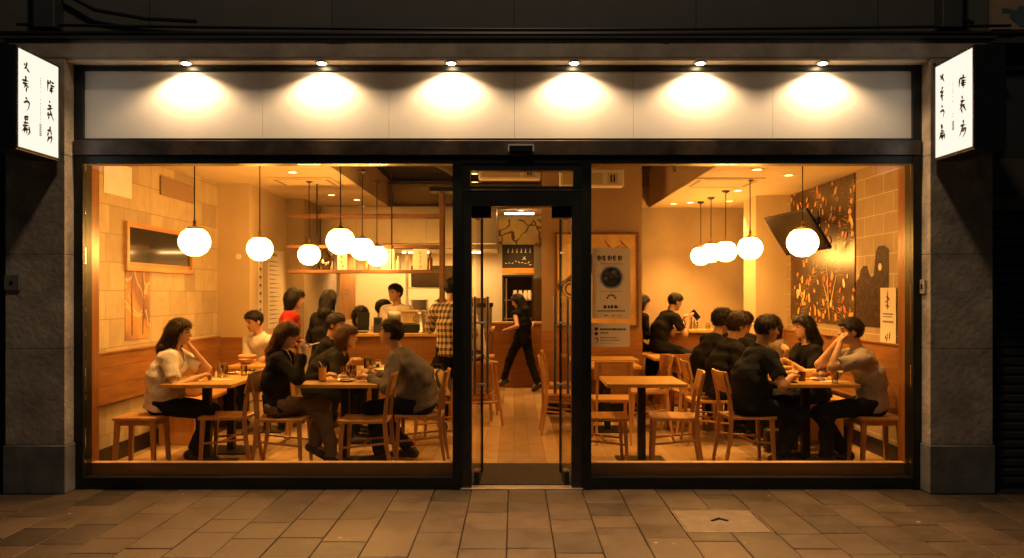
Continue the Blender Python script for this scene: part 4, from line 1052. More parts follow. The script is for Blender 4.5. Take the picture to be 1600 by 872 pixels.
MB().box(.001, .006, -.26, .26, -.34, .34).build('poster_sheet', mural_mat('lilac_poster', (.30, .17, .16), (.55, .33, .14), (.62, .50, .34), 2.2, .03), t)
pl = lambda u, v, h: Vector((h, u, v))
marks(t, 'painted_curve', [[(-.2, .1), (-.1, -.05), (.05, -.12), (.2, -.06)]], M_paper, .012, pl, .0065, .0085)
marks(t, 'painted_figure', [[(.1, -.3), (.12, .05), (.10, .3)], [(.15, -.15), (.12, -.02)], [(-.12, -.3), (-.14, .1), (-.1, .32)]], M_clay, .03, pl, .0065, .0085)
o = MB().lathe([(0, 0), (.035, 0), (.035, .02), (0, .022)], n=16).build('wall_button', M_white); o.rotation_euler = (R(90), 0, 0); o.location = (at(373, 401, 3.73).x, 3.729, at(373, 401, 3.73).z); tag(o, 'small round white switch on the left plaster pier', 'switch')
# vertical menu on pier side
t = thing('wall_menu', 'tall white paper menu with rows of writing on the side of the left pier', 'menu', (-3.3, 4.82, 1.62))
MB().box(.001, .005, -.34, .40, -.55, .52).build('menu_sheet', M_paper, t)
r = random.Random(9); b = MB()
b2 = MB()
for k in range(15):
    z = .36 - k * .06
    b.stroke([(-.28, z), (-.28 + r.uniform(.35, .6), z)], .013, pl, .0055, .0075)
b.build('writing_row', M_inkg, t)
for k in range(3): b2.stroke([(-.12 + k * .07, .47), (-.09 + k * .07, .43)], .03, pl, .0055, .0075)
b2.build('heading', M_ink, t)
t = thing('wall_menu', 'narrow paper strip with bold black characters beside the tall menu', 'menu', (-3.3, 4.15, 1.55))
MB().box(.001, .005, -.09, .10, -.55, .5).build('menu_sheet', M_paper, t); b = MB()
for k in range(9):
    z = .42 - k * .105
    b.stroke([(-.05, z), (.06, z - .01)], .018, pl, .0055, .0075).stroke([(0, z + .02), (.005, z - .05)], .018, pl, .0055, .0075)
b.build('bold_character', M_ink, t)
t = thing('kitchen_notice', 'pale wooden notice board on the kitchen wall left of the shelf', 'notice', (-2.85, 7.5, 1.9))
MB().box(-.12, .14, .0, .03, -.8, .75).build('board', M_oakz, t)
marks(t, 'round_mark', [[(0, .16), (.03, .13), (0, .10), (-.03, .13), (0, .16)], [(-.06, -.3), (.06, -.3)], [(-.06, -.36), (.05, -.37)]], M_inkg, .016)

# ---- partition picture
t = thing('framed_picture', 'large framed amber abstract picture hung on the brown partition', 'picture', (1.06, 3.985, 1.72))
f = MB(); a, c = -.54, .54
f.box(a, c, -.02, .014, .58, .61).box(a, c, -.02, .014, -.61, -.58).box(a, a + .03, -.02, .014, -.5795, .5795).box(c - .03, c, -.02, .014, -.5795, .5795)
f.build('frame', mat('picture_frame_wood', (.14, .06, .025), .4), t)
MB().box(a + .031, c - .031, -.004, .012, -.5795, .5795).build('canvas', mat('amber_canvas', (.62, .40, .14), .6, 0, .25, 3), t)
pl2 = lambda u, v, h: Vector((u, h, v))
M_br = mat('umber_paint', (.13, .07, .035), .6, 0, .3, 14); M_yel = mat('pale_ochre_paint', (.78, .58, .28), .6, 0, .15, 6)
def shape(t, name, pts, m, h=-.006): return MB().prism(pts, pl2, h, h + .0015).build(name, m, t)
shape(t, 'painted_cloud', [(-.5, .0), (-.49, .36), (-.42, .45), (-.28, .47), (-.16, .42), (-.14, .2), (-.3, .12), (-.42, -.02)], M_yel, -.0065)
shape(t, 'painted_branch', [(-.5, -.05), (-.32, .06), (-.16, .16), (.02, .30), (.05, .24), (-.05, .1), (-.16, .0), (-.24, -.02), (-.36, -.02), (-.5, -.14)], M_br, -.0085)
shape(t, 'painted_leaf', [(-.14, .42), (-.04, .30), (-.06, .22), (-.14, .2)], M_br, -.0085)
shape(t, 'painted_trunk', [(-.2, -.02), (-.10, -.06), (-.08, -.3), (-.09, -.5), (-.17, -.5), (-.16, -.3), (-.22, -.1)], M_br, -.0085)
b = MB(); cxy = (-.33, -.12)
for r0, r1 in ((.105, .12), (.06, .08)):
    n = 28
    for k in range(n):
        a0, a1 = 2 * math.pi * k / n, 2 * math.pi * (k + 1) / n
        b.prism([(cxy[0] + r0 * math.cos(a0), cxy[1] + r0 * math.sin(a0)), (cxy[0] + r1 * math.cos(a0), cxy[1] + r1 * math.sin(a0)), (cxy[0] + r1 * math.cos(a1), cxy[1] + r1 * math.sin(a1)), (cxy[0] + r0 * math.cos(a1), cxy[1] + r0 * math.sin(a1))], pl2, -.0105, -.0088)
b.build('painted_ring', M_ink, t)
shape(t, 'painted_blot', [(.0, .1), (.1, .16), (.2, .1), (.22, -.02), (.12, -.08), (.02, -.02)], M_ink, -.0107)
marks(t, 'painted_line', [[(.1, .5), (.2, .38), (.3, .44), (.48, .3)], [(.3, .5), (.44, .36)]], M_br, .012, pl2, -.0107, -.0088)

# ---- posters taped inside the right window (glass plane)
def fake_row(b, x0, x1, z, h, pl, seed, h0, h1, gap=.3):
    r = random.Random(seed); x = x0
    while x < x1:
        w = h * r.uniform(.6, 1.2)
        b.prism([(x, z), (min(x + w, x1), z), (min(x + w, x1), z + h * r.uniform(.75, 1)), (x, z + h)], pl, h0, h1); x += w * (1 + gap * r.uniform(.5, 1.6))
t = thing('window_poster', 'white menu poster with a bowl of food taped inside the right window', 'poster', ((955 - 803) * 6.53 / F, .018, 1.63))
m_ = mat('poster_paper', (.80, .72, .66), .8, 0, .05, 4)
nt = m_.node_tree; tl = N(nt, 'ShaderNodeBsdfTranslucent'); tl.inputs[0].default_value = (.85, .82, .80, 1); mxs = N(nt, 'ShaderNodeMixShader'); mxs.inputs[0].default_value = .6
ou = nt.nodes['Material Output']; nt.links.new(nt.nodes['Principled BSDF'].outputs[0], mxs.inputs[1]); nt.links.new(tl.outputs[0], mxs.inputs[2]); nt.links.new(mxs.outputs[0], ou.inputs[0])
MB().box(-.152, .152, .0, .003, -.282, .282).build('poster_sheet', m_, t)
# heading: five bold blocky characters built from strokes
b = MB()
for k in range(5):
    x = -.095 + k * .041
    S = [[(-.013, .014), (.013, .014)], [(-.013, -.014), (.013, -.014)], [(-.012, .0), (.012, .0)], [(-.013, .014), (-.013, -.014)], [(.013, .014), (.013, -.014)]]
    drop = [3, 4, 0, 1, 4][k]
    for i, q in enumerate(S):
        if i == (4 if k in (1, 3) else 99): continue
        b.stroke([(x + u, .198 + v) for u, v in q], .0085, pl2, -.0018, -.0004)
    b.stroke([(x - .004, .222), (x + .002, .172)], .006, pl2, -.0036, -.0020)
b.build('heading', M_ink, t)
b = MB(); fake_row(b, -.09, .09, .150, .005, pl2, 3, -.0014, -.0004); b.build('small_print', M_inkg, t)
circ = lambda cx, cy, r, n=32, e=1: [(cx + r * math.cos(2 * math.pi * k / n), cy + e * r * math.sin(2 * math.pi * k / n)) for k in range(n)]
MB().prism(circ(0, .045, .092), pl2, -.0016, -.0004).build('bowl_rim', mat('printed_white', (.74, .66, .60), .5), t)
MB().prism(circ(0, .045, .075), pl2, -.0030, -.0018).build('broth', mat('printed_broth', (.13, .075, .035), .5), t)
rr = random.Random(8); MF = [mat('printed_meat', (.42, .20, .10), .5), mat('printed_egg', (.62, .42, .16), .5), mat('printed_greens', (.15, .15, .05), .5)]
for k, (x, z, r_) in enumerate([(-.035, .075, .026), (.02, .085, .024), (.045, .055, .022), (-.045, .035, .02), (0, .05, .022)]):
    MB().prism(circ(x, z, r_, 12, .8), pl2, -.0044, -.0032).build('food_piece', MF[k % 2], t)
MB().prism([(-.05, .02), (.055, .022), (.04, -.005), (0, -.02), (-.035, -.008)], pl2, -.0044, -.0032).build('food_piece', MF[2], t)
b = MB(); fake_row(b, -.09, .09, -.068, .004, pl2, 5, -.0014, -.0004); b.build('small_print', M_inkg, t)
b = MB()
for k in range(5):
    a_ = math.pi * (.1 + .2 * k); b.prism(circ(.033 * math.cos(a_), -.128 + .033 * math.sin(a_), .0085, 10), pl2, -.0016, -.0004)
b.build('arc_emblem', M_ink, t)
b = MB(); fake_row(b, -.062, .062, -.202, .026, pl2, 12, -.0016, -.0004, .35); b.build('subheading', M_ink, t)
b = MB(); fake_row(b, -.11, .11, -.227, .011, pl2, 13, -.0016, -.0004); b.build('small_print', M_ink, t)
b = MB(); fake_row(b, -.06, -.03, -.263, .011, pl2, 14, -.0016, -.0004); fake_row(b, -.0, .03, -.263, .008, pl2, 15, -.0016, -.0004); fake_row(b, .05, .085, -.263, .006, pl2, 16, -.0016, -.0004); b.build('small_print', M_inkg, t)
t = thing('window_poster', 'small white information card below the menu poster in the right window', 'poster', ((954 - 803) * 6.53 / F, .018, 1.22))
MB().box(-.158, .152, .0, .003, -.098, .092).build('card_sheet', MATS['poster_paper'], t)
b = MB(); fake_row(b, -.085, .12, .034, .017, pl2, 21, -.0016, -.0004, .2); b.build('bold_line', M_ink, t)
b = MB(); fake_row(b, -.085, -.02, .008, .011, pl2, 22, -.0016, -.0004); b.build('bold_line', M_ink, t)
b = MB(); fake_row(b, -.085, .05, -.03, .010, pl2, 23, -.0016, -.0004); fake_row(b, -.085, .07, -.05, .008, pl2, 24, -.0016, -.0004); fake_row(b, -.085, .02, -.07, .004, pl2, 25, -.0016, -.0004); b.build('small_print', M_inkg, t)
for x, z in ((-.115, .045), (-.115, .008)): MB().prism(circ(x, z, .014, 16), pl2, -.0016, -.0004).build('round_icon', M_ink, t)
marks(t, 'curl_icon', [[(-.125, -.03), (-.105, -.03), (-.102, -.055), (-.125, -.07)]], M_ink, .008, pl2, -.0016, -.0004)

# ---- right wall
def flower_mural():
    m, nt, b = new_mat('dark_flower_mural'); v = coords(nt)
    def nd(t_, **k): return N(nt, t_, **k)
    nz = nd('ShaderNodeTexNoise'); nz.inputs['Scale'].default_value = 4; nt.links.new(v, nz.inputs['Vector'])
    s_ = nd('ShaderNodeVectorMath', operation='SCALE'); s_.inputs['Scale'].default_value = .18; nt.links.new(nz.outputs['Color'], s_.inputs[0])
    a_ = nd('ShaderNodeVectorMath', operation='ADD'); nt.links.new(s_.outputs[0], a_.inputs[0]); nt.links.new(v, a_.inputs[1])
    vo = nd('ShaderNodeTexVoronoi'); vo.inputs['Scale'].default_value = 7.5; nt.links.new(a_.outputs[0], vo.inputs['Vector'])
    n2 = noise(nt, v, 2.6, 3)
    petals = ramp(nt, vo.outputs['Distance'], [(.20, (1, 1, 1)), (.30, (0, 0, 0))])
    gate = ramp(nt, n2, [(.38, (0, 0, 0)), (.46, (1, 1, 1))])
    mu = nd('ShaderNodeMath', operation='MULTIPLY'); nt.links.new(petals, mu.inputs[0]); nt.links.new(gate, mu.inputs[1])
    sep = nd('ShaderNodeSeparateColor'); nt.links.new(vo.outputs['Color'], sep.inputs[0])
    pc = ramp(nt, sep.outputs[0], [(0, (.45, .10, .03)), (1, (.75, .50, .16)), (.4, (.62, .26, .05))])
    base = ramp(nt, noise(nt, v, 9, 6), [(.35, (.022, .011, .008)), (.7, (.085, .038, .018))])
    mx = nd('ShaderNodeMix', data_type='RGBA'); nt.links.new(mu.outputs[0], mx.inputs[0]); nt.links.new(base, mx.inputs[6]); nt.links.new(pc, mx.inputs[7])
    # fine pale scrollwork
    wv = nd('ShaderNodeTexWave', wave_type='RINGS'); wv.inputs['Scale'].default_value = 9; wv.inputs['Distortion'].default_value = 9; wv.inputs['Detail'].default_value = 3
    nt.links.new(v, wv.inputs['Vector']); ln = ramp(nt, wv.outputs[0], [(.965, (0, 0, 0)), (.995, (1, 1, 1))])
    g2 = ramp(nt, noise(nt, v, 3.3, 4), [(.5, (0, 0, 0)), (.56, (.8, .8, .8))])
    m3 = nd('ShaderNodeMath', operation='MULTIPLY'); nt.links.new(ln, m3.inputs[0]); nt.links.new(g2, m3.inputs[1])
    my = nd('ShaderNodeMix', data_type='RGBA'); nt.links.new(m3.outputs[0], my.inputs[0]); nt.links.new(mx.outputs[2], my.inputs[6]); my.inputs[7].default_value = (.72, .52, .25, 1)
    nt.links.new(my.outputs[2], b.inputs['Base Color']); b.inputs['Roughness'].default_value = .25; b.inputs['Specular IOR Level'].default_value = .35
    return m
t = thing('wall_mural', 'tall dark glossy mural of orange flowers on the right wall', 'mural', (XR, 2.85, 0))
MB().box(-.012, -.001, -.96, .98, 1.22, 2.78).build('mural_panel', flower_mural(), t)
pr = lambda u, v, h: Vector((-h, u, v)); rr = random.Random(33)
MP = [mat('mural_amber', (.72, .42, .10), .4, 0, .3, 30), mat('mural_red', (.50, .13, .04), .4, 0, .3, 30), mat('mural_cream', (.75, .58, .32), .4, 0, .3, 30)]
for k in range(85):
    u, v = rr.uniform(-.9, .9), rr.choice([rr.uniform(1.3, 1.75), rr.uniform(2.05, 2.7)]); L = rr.uniform(.022, .055); a_ = rr.uniform(.6, 2.5); wd = L * .55
    ca, sa = math.cos(a_), math.sin(a_); pts = []
    for i in range(12):
        th = 2 * math.pi * i / 12; x = L * math.cos(th); y = wd * math.sin(th) * (1 - .35 * math.cos(th)); pts.append((u + x * ca - y * sa, v + x * sa + y * ca))
    MB().prism(pts, pr, .0128 + .00008 * k, .0121 + .00006 * k).build('painted_petal', MP[k % 3], t)
marks(t, 'painted_stem', [[(-.3, 1.25), (-.26, 1.6), (-.22, 1.9)], [(-.3, 1.4), (-.1, 1.7)], [(-.35, 1.45), (-.5, 1.75)]] , MP[0], .018, pr, .0180, .0172)
t = thing('wall_mural', 'low dark mural of pagoda hills with a yellow sun beside the flower mural', 'mural', (XR, 1.6, 0))
o_ = MB().prism([(-.45, 1.22), (.285, 1.22), (.285, 1.66), (.2, 1.70), (.16, 1.78), (.10, 1.82), (.02, 1.82), (-.03, 1.74), (-.08, 1.70), (-.14, 1.72), (-.17, 1.86), (-.19, 1.95), (-.24, 2.0), (-.36, 2.0), (-.45, 1.96)], pr, .005, .001)
o_.build('mural_panel', mural_mat('dark_hill_mural', (.028, .016, .011), (.06, .03, .018), (.16, .09, .05), 22, .012), t)
MB().prism(circ(-.28, 1.80, .035, 20), pr, .0065, .0052).build('painted_sun', MP[0], t)
t = thing('wall_banner', 'narrow white paper banner with a dark plant emblem on the right wall', 'banner', (XR, 1.13, 0))
MB().box(-.018, -.0145, -.16, .155, 1.08, 1.60).build('banner_sheet', M_paper, t)
q = []; rr = random.Random(6)
for k in range(16):
    v = rr.uniform(0, .13); hw = .06 * (1 - v / .14); u = rr.uniform(-hw, hw); q.append([(u, 1.42 + v), (u + rr.uniform(-.02, .02), 1.42 + v + rr.uniform(-.02, .02))])
q += [[(0, 1.40), (0.005, 1.58)]]
marks(t, 'plant_emblem', q, M_ink, .014, pr, .0205, .0185)
b = MB(); fake_row(b, -.10, .10, 1.35, .013, pr, 31, .0205, .0185); fake_row(b, -.08, .10, 1.325, .009, pr, 32, .0205, .0185); fake_row(b, -.11, .11, 1.275, .018, pr, 33, .0205, .0185); b.build('writing_row', M_inkg, t)
marks(t, 'leaf_mark', [[(-.03, 1.12), (-.05, 1.19)], [(.02, 1.10), (.0, 1.18)], [(.05, 1.12), (.04, 1.16)]], M_ink, .014, pr, .0205, .0185)
# television
t = thing('television', 'black television tilted down from the right corner', 'television', (0, 0, 0))
TL, TRp, BLp = Vector((2.857, 9.4 + CY, 2.40)), Vector((3.12, 8.7 + CY, 2.447)), Vector((3.126, 9.55 + CY, 1.98))
ux = (TRp - TL).normalized(); dn = (BLp - TL); dn = (dn - ux * dn.dot(ux)).normalized(); nz_ = ux.cross(dn).normalized()
if nz_.y > 0: nz_ = -nz_
M4 = Matrix((( ux.x, dn.x, nz_.x, TL.x), (ux.y, dn.y, nz_.y, TL.y), (ux.z, dn.z, nz_.z, TL.z), (0, 0, 0, 1)))
MB().box(0, .72, 0, .52, -.035, 0, M4, .006).build('housing', M_black, t)
MB().box(.02, .70, .02, .49, .0005, .003, M4).build('screen', mat('tv_screen', (.02, .016, .012), .22, 0, .2, 1.2), t)
MB().rod([TL + ux * .5 + dn * .25 - nz_ * .035, Vector((3.3, 2.9, 2.35)), Vector((3.49, 2.95, 2.4))], .025, 10).build('mount_arm', M_black, t)
MB().box(3.47, 3.498, 2.85, 3.05, 2.3, 2.5).build('mount_plate', M_black, t)
# pictured beam across the top of the right window
tag(MB().box(.62, 2.62, .28, .36, 2.62, 2.73, bev=.01).build('blind_box', mat('dark_blind_box', (.05, .04, .03), .6)), 'dark roller blind box across the top of the right window', 'blind')

# ================================================================== PEOPLE
V = lambda *a: np.array(a, float)
def unit(a): return a / (np.linalg.norm(a) + 1e-12)
class Field:
    """a signed-distance grid, filled primitive by primitive with smooth unions, skinned by surface nets"""
    def __init__(s, res): s.res = res; s.ops = []
    def cone(s, a, b, ra, rb, u=None, w=1.0, k=.03, cut=None, sub=False):
        s.ops.append(('c', np.array(a, float), np.array(b, float), ra, rb, None if u is None else unit(np.array(u, float)), w, k, cut, sub)); return s
    def ell(s, c, ax, r, k=.02, cut=None, sub=False):
        s.ops.append(('e', np.array(c, float), ax, np.array(r, float), None, None, 1, k, cut, sub)); return s
    def mesh(s, wrinkle=None):
        lo = V(9, 9, 9); hi = V(-9, -9, -9); bb = []
        for o in s.ops:
            if o[0] == 'c': r = max(o[3], o[4]) * max(o[6], 1); mn = np.minimum(o[1], o[2]) - r; mx = np.maximum(o[1], o[2]) + r
            else: r = o[3].max(); mn = o[1] - r; mx = o[1] + r
            bb.append((mn, mx))
            if not o[9]: lo = np.minimum(lo, mn); hi = np.maximum(hi, mx)
        lo -= 3 * s.res; hi += 3 * s.res
        n = np.ceil((hi - lo) / s.res).astype(int) + 1
        A = np.full(n, .1, np.float32)
        ax = [lo[i] + np.arange(n[i]) * s.res for i in range(3)]
        for o, (mn, mx) in zip(s.ops, bb):
            m = .045
            i0 = np.clip(((mn - m - lo) / s.res).astype(int), 0, n); i1 = np.clip(((mx + m - lo) / s.res).astype(int) + 2, 0, n)
            if (i1 <= i0).any(): continue
            X = ax[0][i0[0]:i1[0], None, None]; Y = ax[1][None, i0[1]:i1[1], None]; Z = ax[2][None, None, i0[2]:i1[2]]
            if o[0] == 'c':
                _, a, b, ra, rb, u, w, k, cut, sub = o
                ab = b - a; L = max(ab @ ab, 1e-9)
                t = np.clip(((X - a[0]) * ab[0] + (Y - a[1]) * ab[1] + (Z - a[2]) * ab[2]) / L, 0, 1)
                dx, dy, dz = X - a[0] - t * ab[0], Y - a[1] - t * ab[1], Z - a[2] - t * ab[2]
                q = dx * dx + dy * dy + dz * dz
                if u is not None:
                    c = dx * u[0] + dy * u[1] + dz * u[2]; q = q - c * c * (1 - 1 / (w * w))
                d = np.sqrt(np.maximum(q, 1e-12)) - (ra + (rb - ra) * t)
            else:
                _, c, fr, r, _, _, _, k, cut, sub = o
                dx, dy, dz = X - c[0], Y - c[1], Z - c[2]
                p = [dx * f[0] + dy * f[1] + dz * f[2] for f in fr]
                k0 = np.sqrt(sum((p[i] / r[i]) ** 2 for i in range(3))); k1 = np.sqrt(sum((p[i] / r[i] ** 2) ** 2 for i in range(3))) + 1e-9
                d = k0 * (k0 - 1) / k1
            if cut is not None:
                if callable(cut): d = np.maximum(d, cut(X, Y, Z))
                else:
                    for (pc, nc) in cut: d = np.maximum(d, (X - pc[0]) * nc[0] + (Y - pc[1]) * nc[1] + (Z - pc[2]) * nc[2])
            S = A[i0[0]:i1[0], i0[1]:i1[1], i0[2]:i1[2]]
            if sub:
                h = np.maximum(k - np.abs(S + d), 0) / k; A[i0[0]:i1[0], i0[1]:i1[1], i0[2]:i1[2]] = np.maximum(S, -d) + h * h * k * .25
            else:
                h = np.maximum(k - np.abs(S - d), 0) / k; A[i0[0]:i1[0], i0[1]:i1[1], i0[2]:i1[2]] = np.minimum(S, d) - h * h * k * .25
        if wrinkle is not None: A += wrinkle(ax[0][:, None, None], ax[1][None, :, None], ax[2][None, None, :]).astype(np.float32)
        A[0] = A[-1] = .05; A[:, 0] = A[:, -1] = .05; A[:, :, 0] = A[:, :, -1] = .05
        return nets(A, lo, s.res)
def nets(A, lo, res):
    ins = A < 0; nx, ny, nz = A.shape
    cnt = np.zeros((nx - 1, ny - 1, nz - 1), np.int8)
    for a in (0, 1):
        for b in (0, 1):
            for c in (0, 1): cnt += ins[a:nx - 1 + a, b:ny - 1 + b, c:nz - 1 + c]
    I, J, K = np.nonzero((cnt > 0) & (cnt < 8))
    acc = np.zeros((len(I), 3)); wt = np.zeros(len(I))
    for axis in range(3):
        for p in (0, 1):
            for q in (0, 1):
                o0 = [0, 0, 0]; oth = [i for i in range(3) if i != axis]; o0[oth[0]] = p; o0[oth[1]] = q
                o1 = list(o0); o1[axis] = 1
                v0 = A[I + o0[0], J + o0[1], K + o0[2]]; v1 = A[I + o1[0], J + o1[1], K + o1[2]]
                cr = (v0 < 0) != (v1 < 0); t = np.where(cr, v0 / np.where(cr, v0 - v1, 1), 0)
                P = np.stack([np.full(len(I), float(o0[i])) for i in range(3)], 1); P[:, axis] = t
                acc[cr] += P[cr]; wt += cr
    co = (acc / wt[:, None] + np.stack([I, J, K], 1)) * res + lo
    idx = np.full(cnt.shape, -1, np.int64); idx[I, J, K] = np.arange(len(I))
    quads = []
    for axis in range(3):
        sl0 = [slice(None)] * 3; sl1 = [slice(None)] * 3; sl0[axis] = slice(0, -1); sl1[axis] = slice(1, None)
        a, b = ins[tuple(sl0)], ins[tuple(sl1)]
        e = np.argwhere(a != b); o = [i for i in range(3) if i != axis]
        e = e[(e[:, o[0]] > 0) & (e[:, o[1]] > 0)]
        def g(d0, d1):
            q = e.copy(); q[:, o[0]] -= d0; q[:, o[1]] -= d1; return idx[q[:, 0], q[:, 1], q[:, 2]]
        Q = np.stack([g(1, 1), g(0, 1), g(0, 0), g(1, 0)], 1)
        st = a[e[:, 0], e[:, 1], e[:, 2]]; flip = ~st if axis != 1 else st
        Q[flip] = Q[flip][:, ::-1]; quads.append(Q)
    Q = np.concatenate(quads); Q = Q[(Q >= 0).all(1)]
    return co, Q
def to_obj(name, co, Q, mats, parent, matfn=None):
    me = bpy.data.meshes.new(name); me.vertices.add(len(co)); me.vertices.foreach_set('co', co.astype(np.float32).ravel())
    me.loops.add(len(Q) * 4); me.loops.foreach_set('vertex_index', Q.ravel().astype(np.int32))
    me.polygons.add(len(Q)); me.polygons.foreach_set('loop_start', np.arange(0, len(Q) * 4, 4, dtype=np.int32))
    for m in mats: me.materials.append(m)
    if matfn is not None: me.polygons.foreach_set('material_index', matfn(co[Q].mean(1)).astype(np.int32))
    me.polygons.foreach_set('use_smooth', np.ones(len(Q), bool))
    me.update(); me.validate()
    o = bpy.data.objects.new(name, me); COL.objects.link(o); o.parent = parent; return o
def ik(a, t, l1, l2, pole):
    d = t - a; L = np.linalg.norm(d); L2 = min(L, (l1 + l2) * .995); u = d / L; t = a + u * L2
    c = (l1 * l1 - l2 * l2 + L2 * L2) / (2 * L2); h = math.sqrt(max(l1 * l1 - c * c, 0))
    p = pole - u * (pole @ u); return a + u * c + unit(p) * h, t
def rot(v, axis, a):
    axis = unit(axis); return v * math.cos(a) + np.cross(axis, v) * math.sin(a) + axis * (axis @ v) * (1 - math.cos(a))

def skin(name, c): return mat(name, c, .5, 0, .10, 18, .05, bs=120)
SK = [skin('skin_warm', (.46, .27, .17)), skin('skin_tan', (.37, .21, .125)), skin('skin_pale', (.52, .33, .22))]
M_eye = mat('eye_dark', (.03, .02, .015), .25, 0, 0); M_lip = mat('lips', (.36, .14, .10), .5, 0, 0); M_brow = mat('eyebrow', (.10, .055, .035), .8, 0, 0)
def hairmat(name, c):
    m, nt, b = new_mat(name); v = coords(nt, (60, 60, 5)); n = noise(nt, v, 2.5, 4)
    nt.links.new(ramp(nt, n, [(.35, tuple(x * .5 for x in c)), (.7, tuple(x * 1.5 for x in c))]), b.inputs['Base Color'])
    b.inputs['Roughness'].default_value = .55; b.inputs['Specular IOR Level'].default_value = .25; bump(nt, b, n, .7, .006); return m
H_black = hairmat('black_hair', (.010, .007, .006)); H_brown = hairmat('dark_brown_hair', (.026, .014, .008)); H_light = hairmat('auburn_hair', (.085, .038, .017))
def cloth(name, c, rough=.95):
    m, nt, b = new_mat(name); v = coords(nt); n = noise(nt, v, 9, 3)
    nt.links.new(ramp(nt, n, [(.3, tuple(x * .82 for x in c)), (.7, tuple(x * 1.15 for x in c))]), b.inputs['Base Color'])
    b.inputs['Roughness'].default_value = rough; b.inputs['Specular IOR Level'].default_value = .08
    nz = N(nt, 'ShaderNodeTexNoise'); nz.inputs['Scale'].default_value = 11; nz.inputs['Detail'].default_value = 3; nz.inputs['Distortion'].default_value = 1.2
    nt.links.new(coords(nt, (1, 1, .8), (.3, .5, .2)), nz.inputs['Vector']); bump(nt, b, nz.outputs[0], .5, .03); return m
C_white = cloth('white_cotton', (.64, .61, .59)); C_black = cloth('black_cotton', (.013, .013, .015)); C_navy = cloth('navy_cotton', (.016, .019, .027))
C_grey = cloth('grey_sweater_knit', (.15, .135, .12)); C_lgrey = cloth('pale_grey_cotton', (.30, .275, .265)); C_red = cloth('red_knit', (.33, .026, .020))
C_den = cloth('dark_denim', (.014, .017, .026)); C_taupe = cloth('taupe_trousers', (.15, .115, .085)); C_char = cloth('charcoal_jacket', (.018, .017, .018))
C_shoe = mat('black_shoe', (.02, .018, .017), .5, 0, .2, 10); C_beige = cloth('beige_cotton', (.42, .33, .22))
m_, nt, bb = new_mat('plaid_flannel'); C_plaid = m_
vv = coords(nt); sp = N(nt, 'ShaderNodeSeparateXYZ'); nt.links.new(vv, sp.inputs[0]); hs = []
xy = N(nt, 'ShaderNodeMath', operation='ADD'); nt.links.new(sp.outputs['X'], xy.inputs[0]); nt.links.new(sp.outputs['Y'], xy.inputs[1])
for src, fq in ((xy.outputs[0], 95), (sp.outputs['Z'], 90)):
    a = N(nt, 'ShaderNodeMath', operation='MULTIPLY'); a.inputs[1].default_value = fq; nt.links.new(src, a.inputs[0])
    b_ = N(nt, 'ShaderNodeMath', operation='SINE'); nt.links.new(a.outputs[0], b_.inputs[0])
    hs.append(ramp(nt, b_.outputs[0], [(.0, (.5, .5, .5)), (.16, (0, 0, 0))]))
a = N(nt, 'ShaderNodeMix', data_type='RGBA', blend_type='ADD'); a.inputs[0].default_value = 1; nt.links.new(hs[0], a.inputs[6]); nt.links.new(hs[1], a.inputs[7])
nt.links.new(ramp(nt, a.outputs[2], [(.0, (.045, .038, .032)), (.9, (.62, .50, .36)), (.5, (.26, .20, .14))]), bb.inputs['Base Color']); bb.inputs['Roughness'].default_value = .9

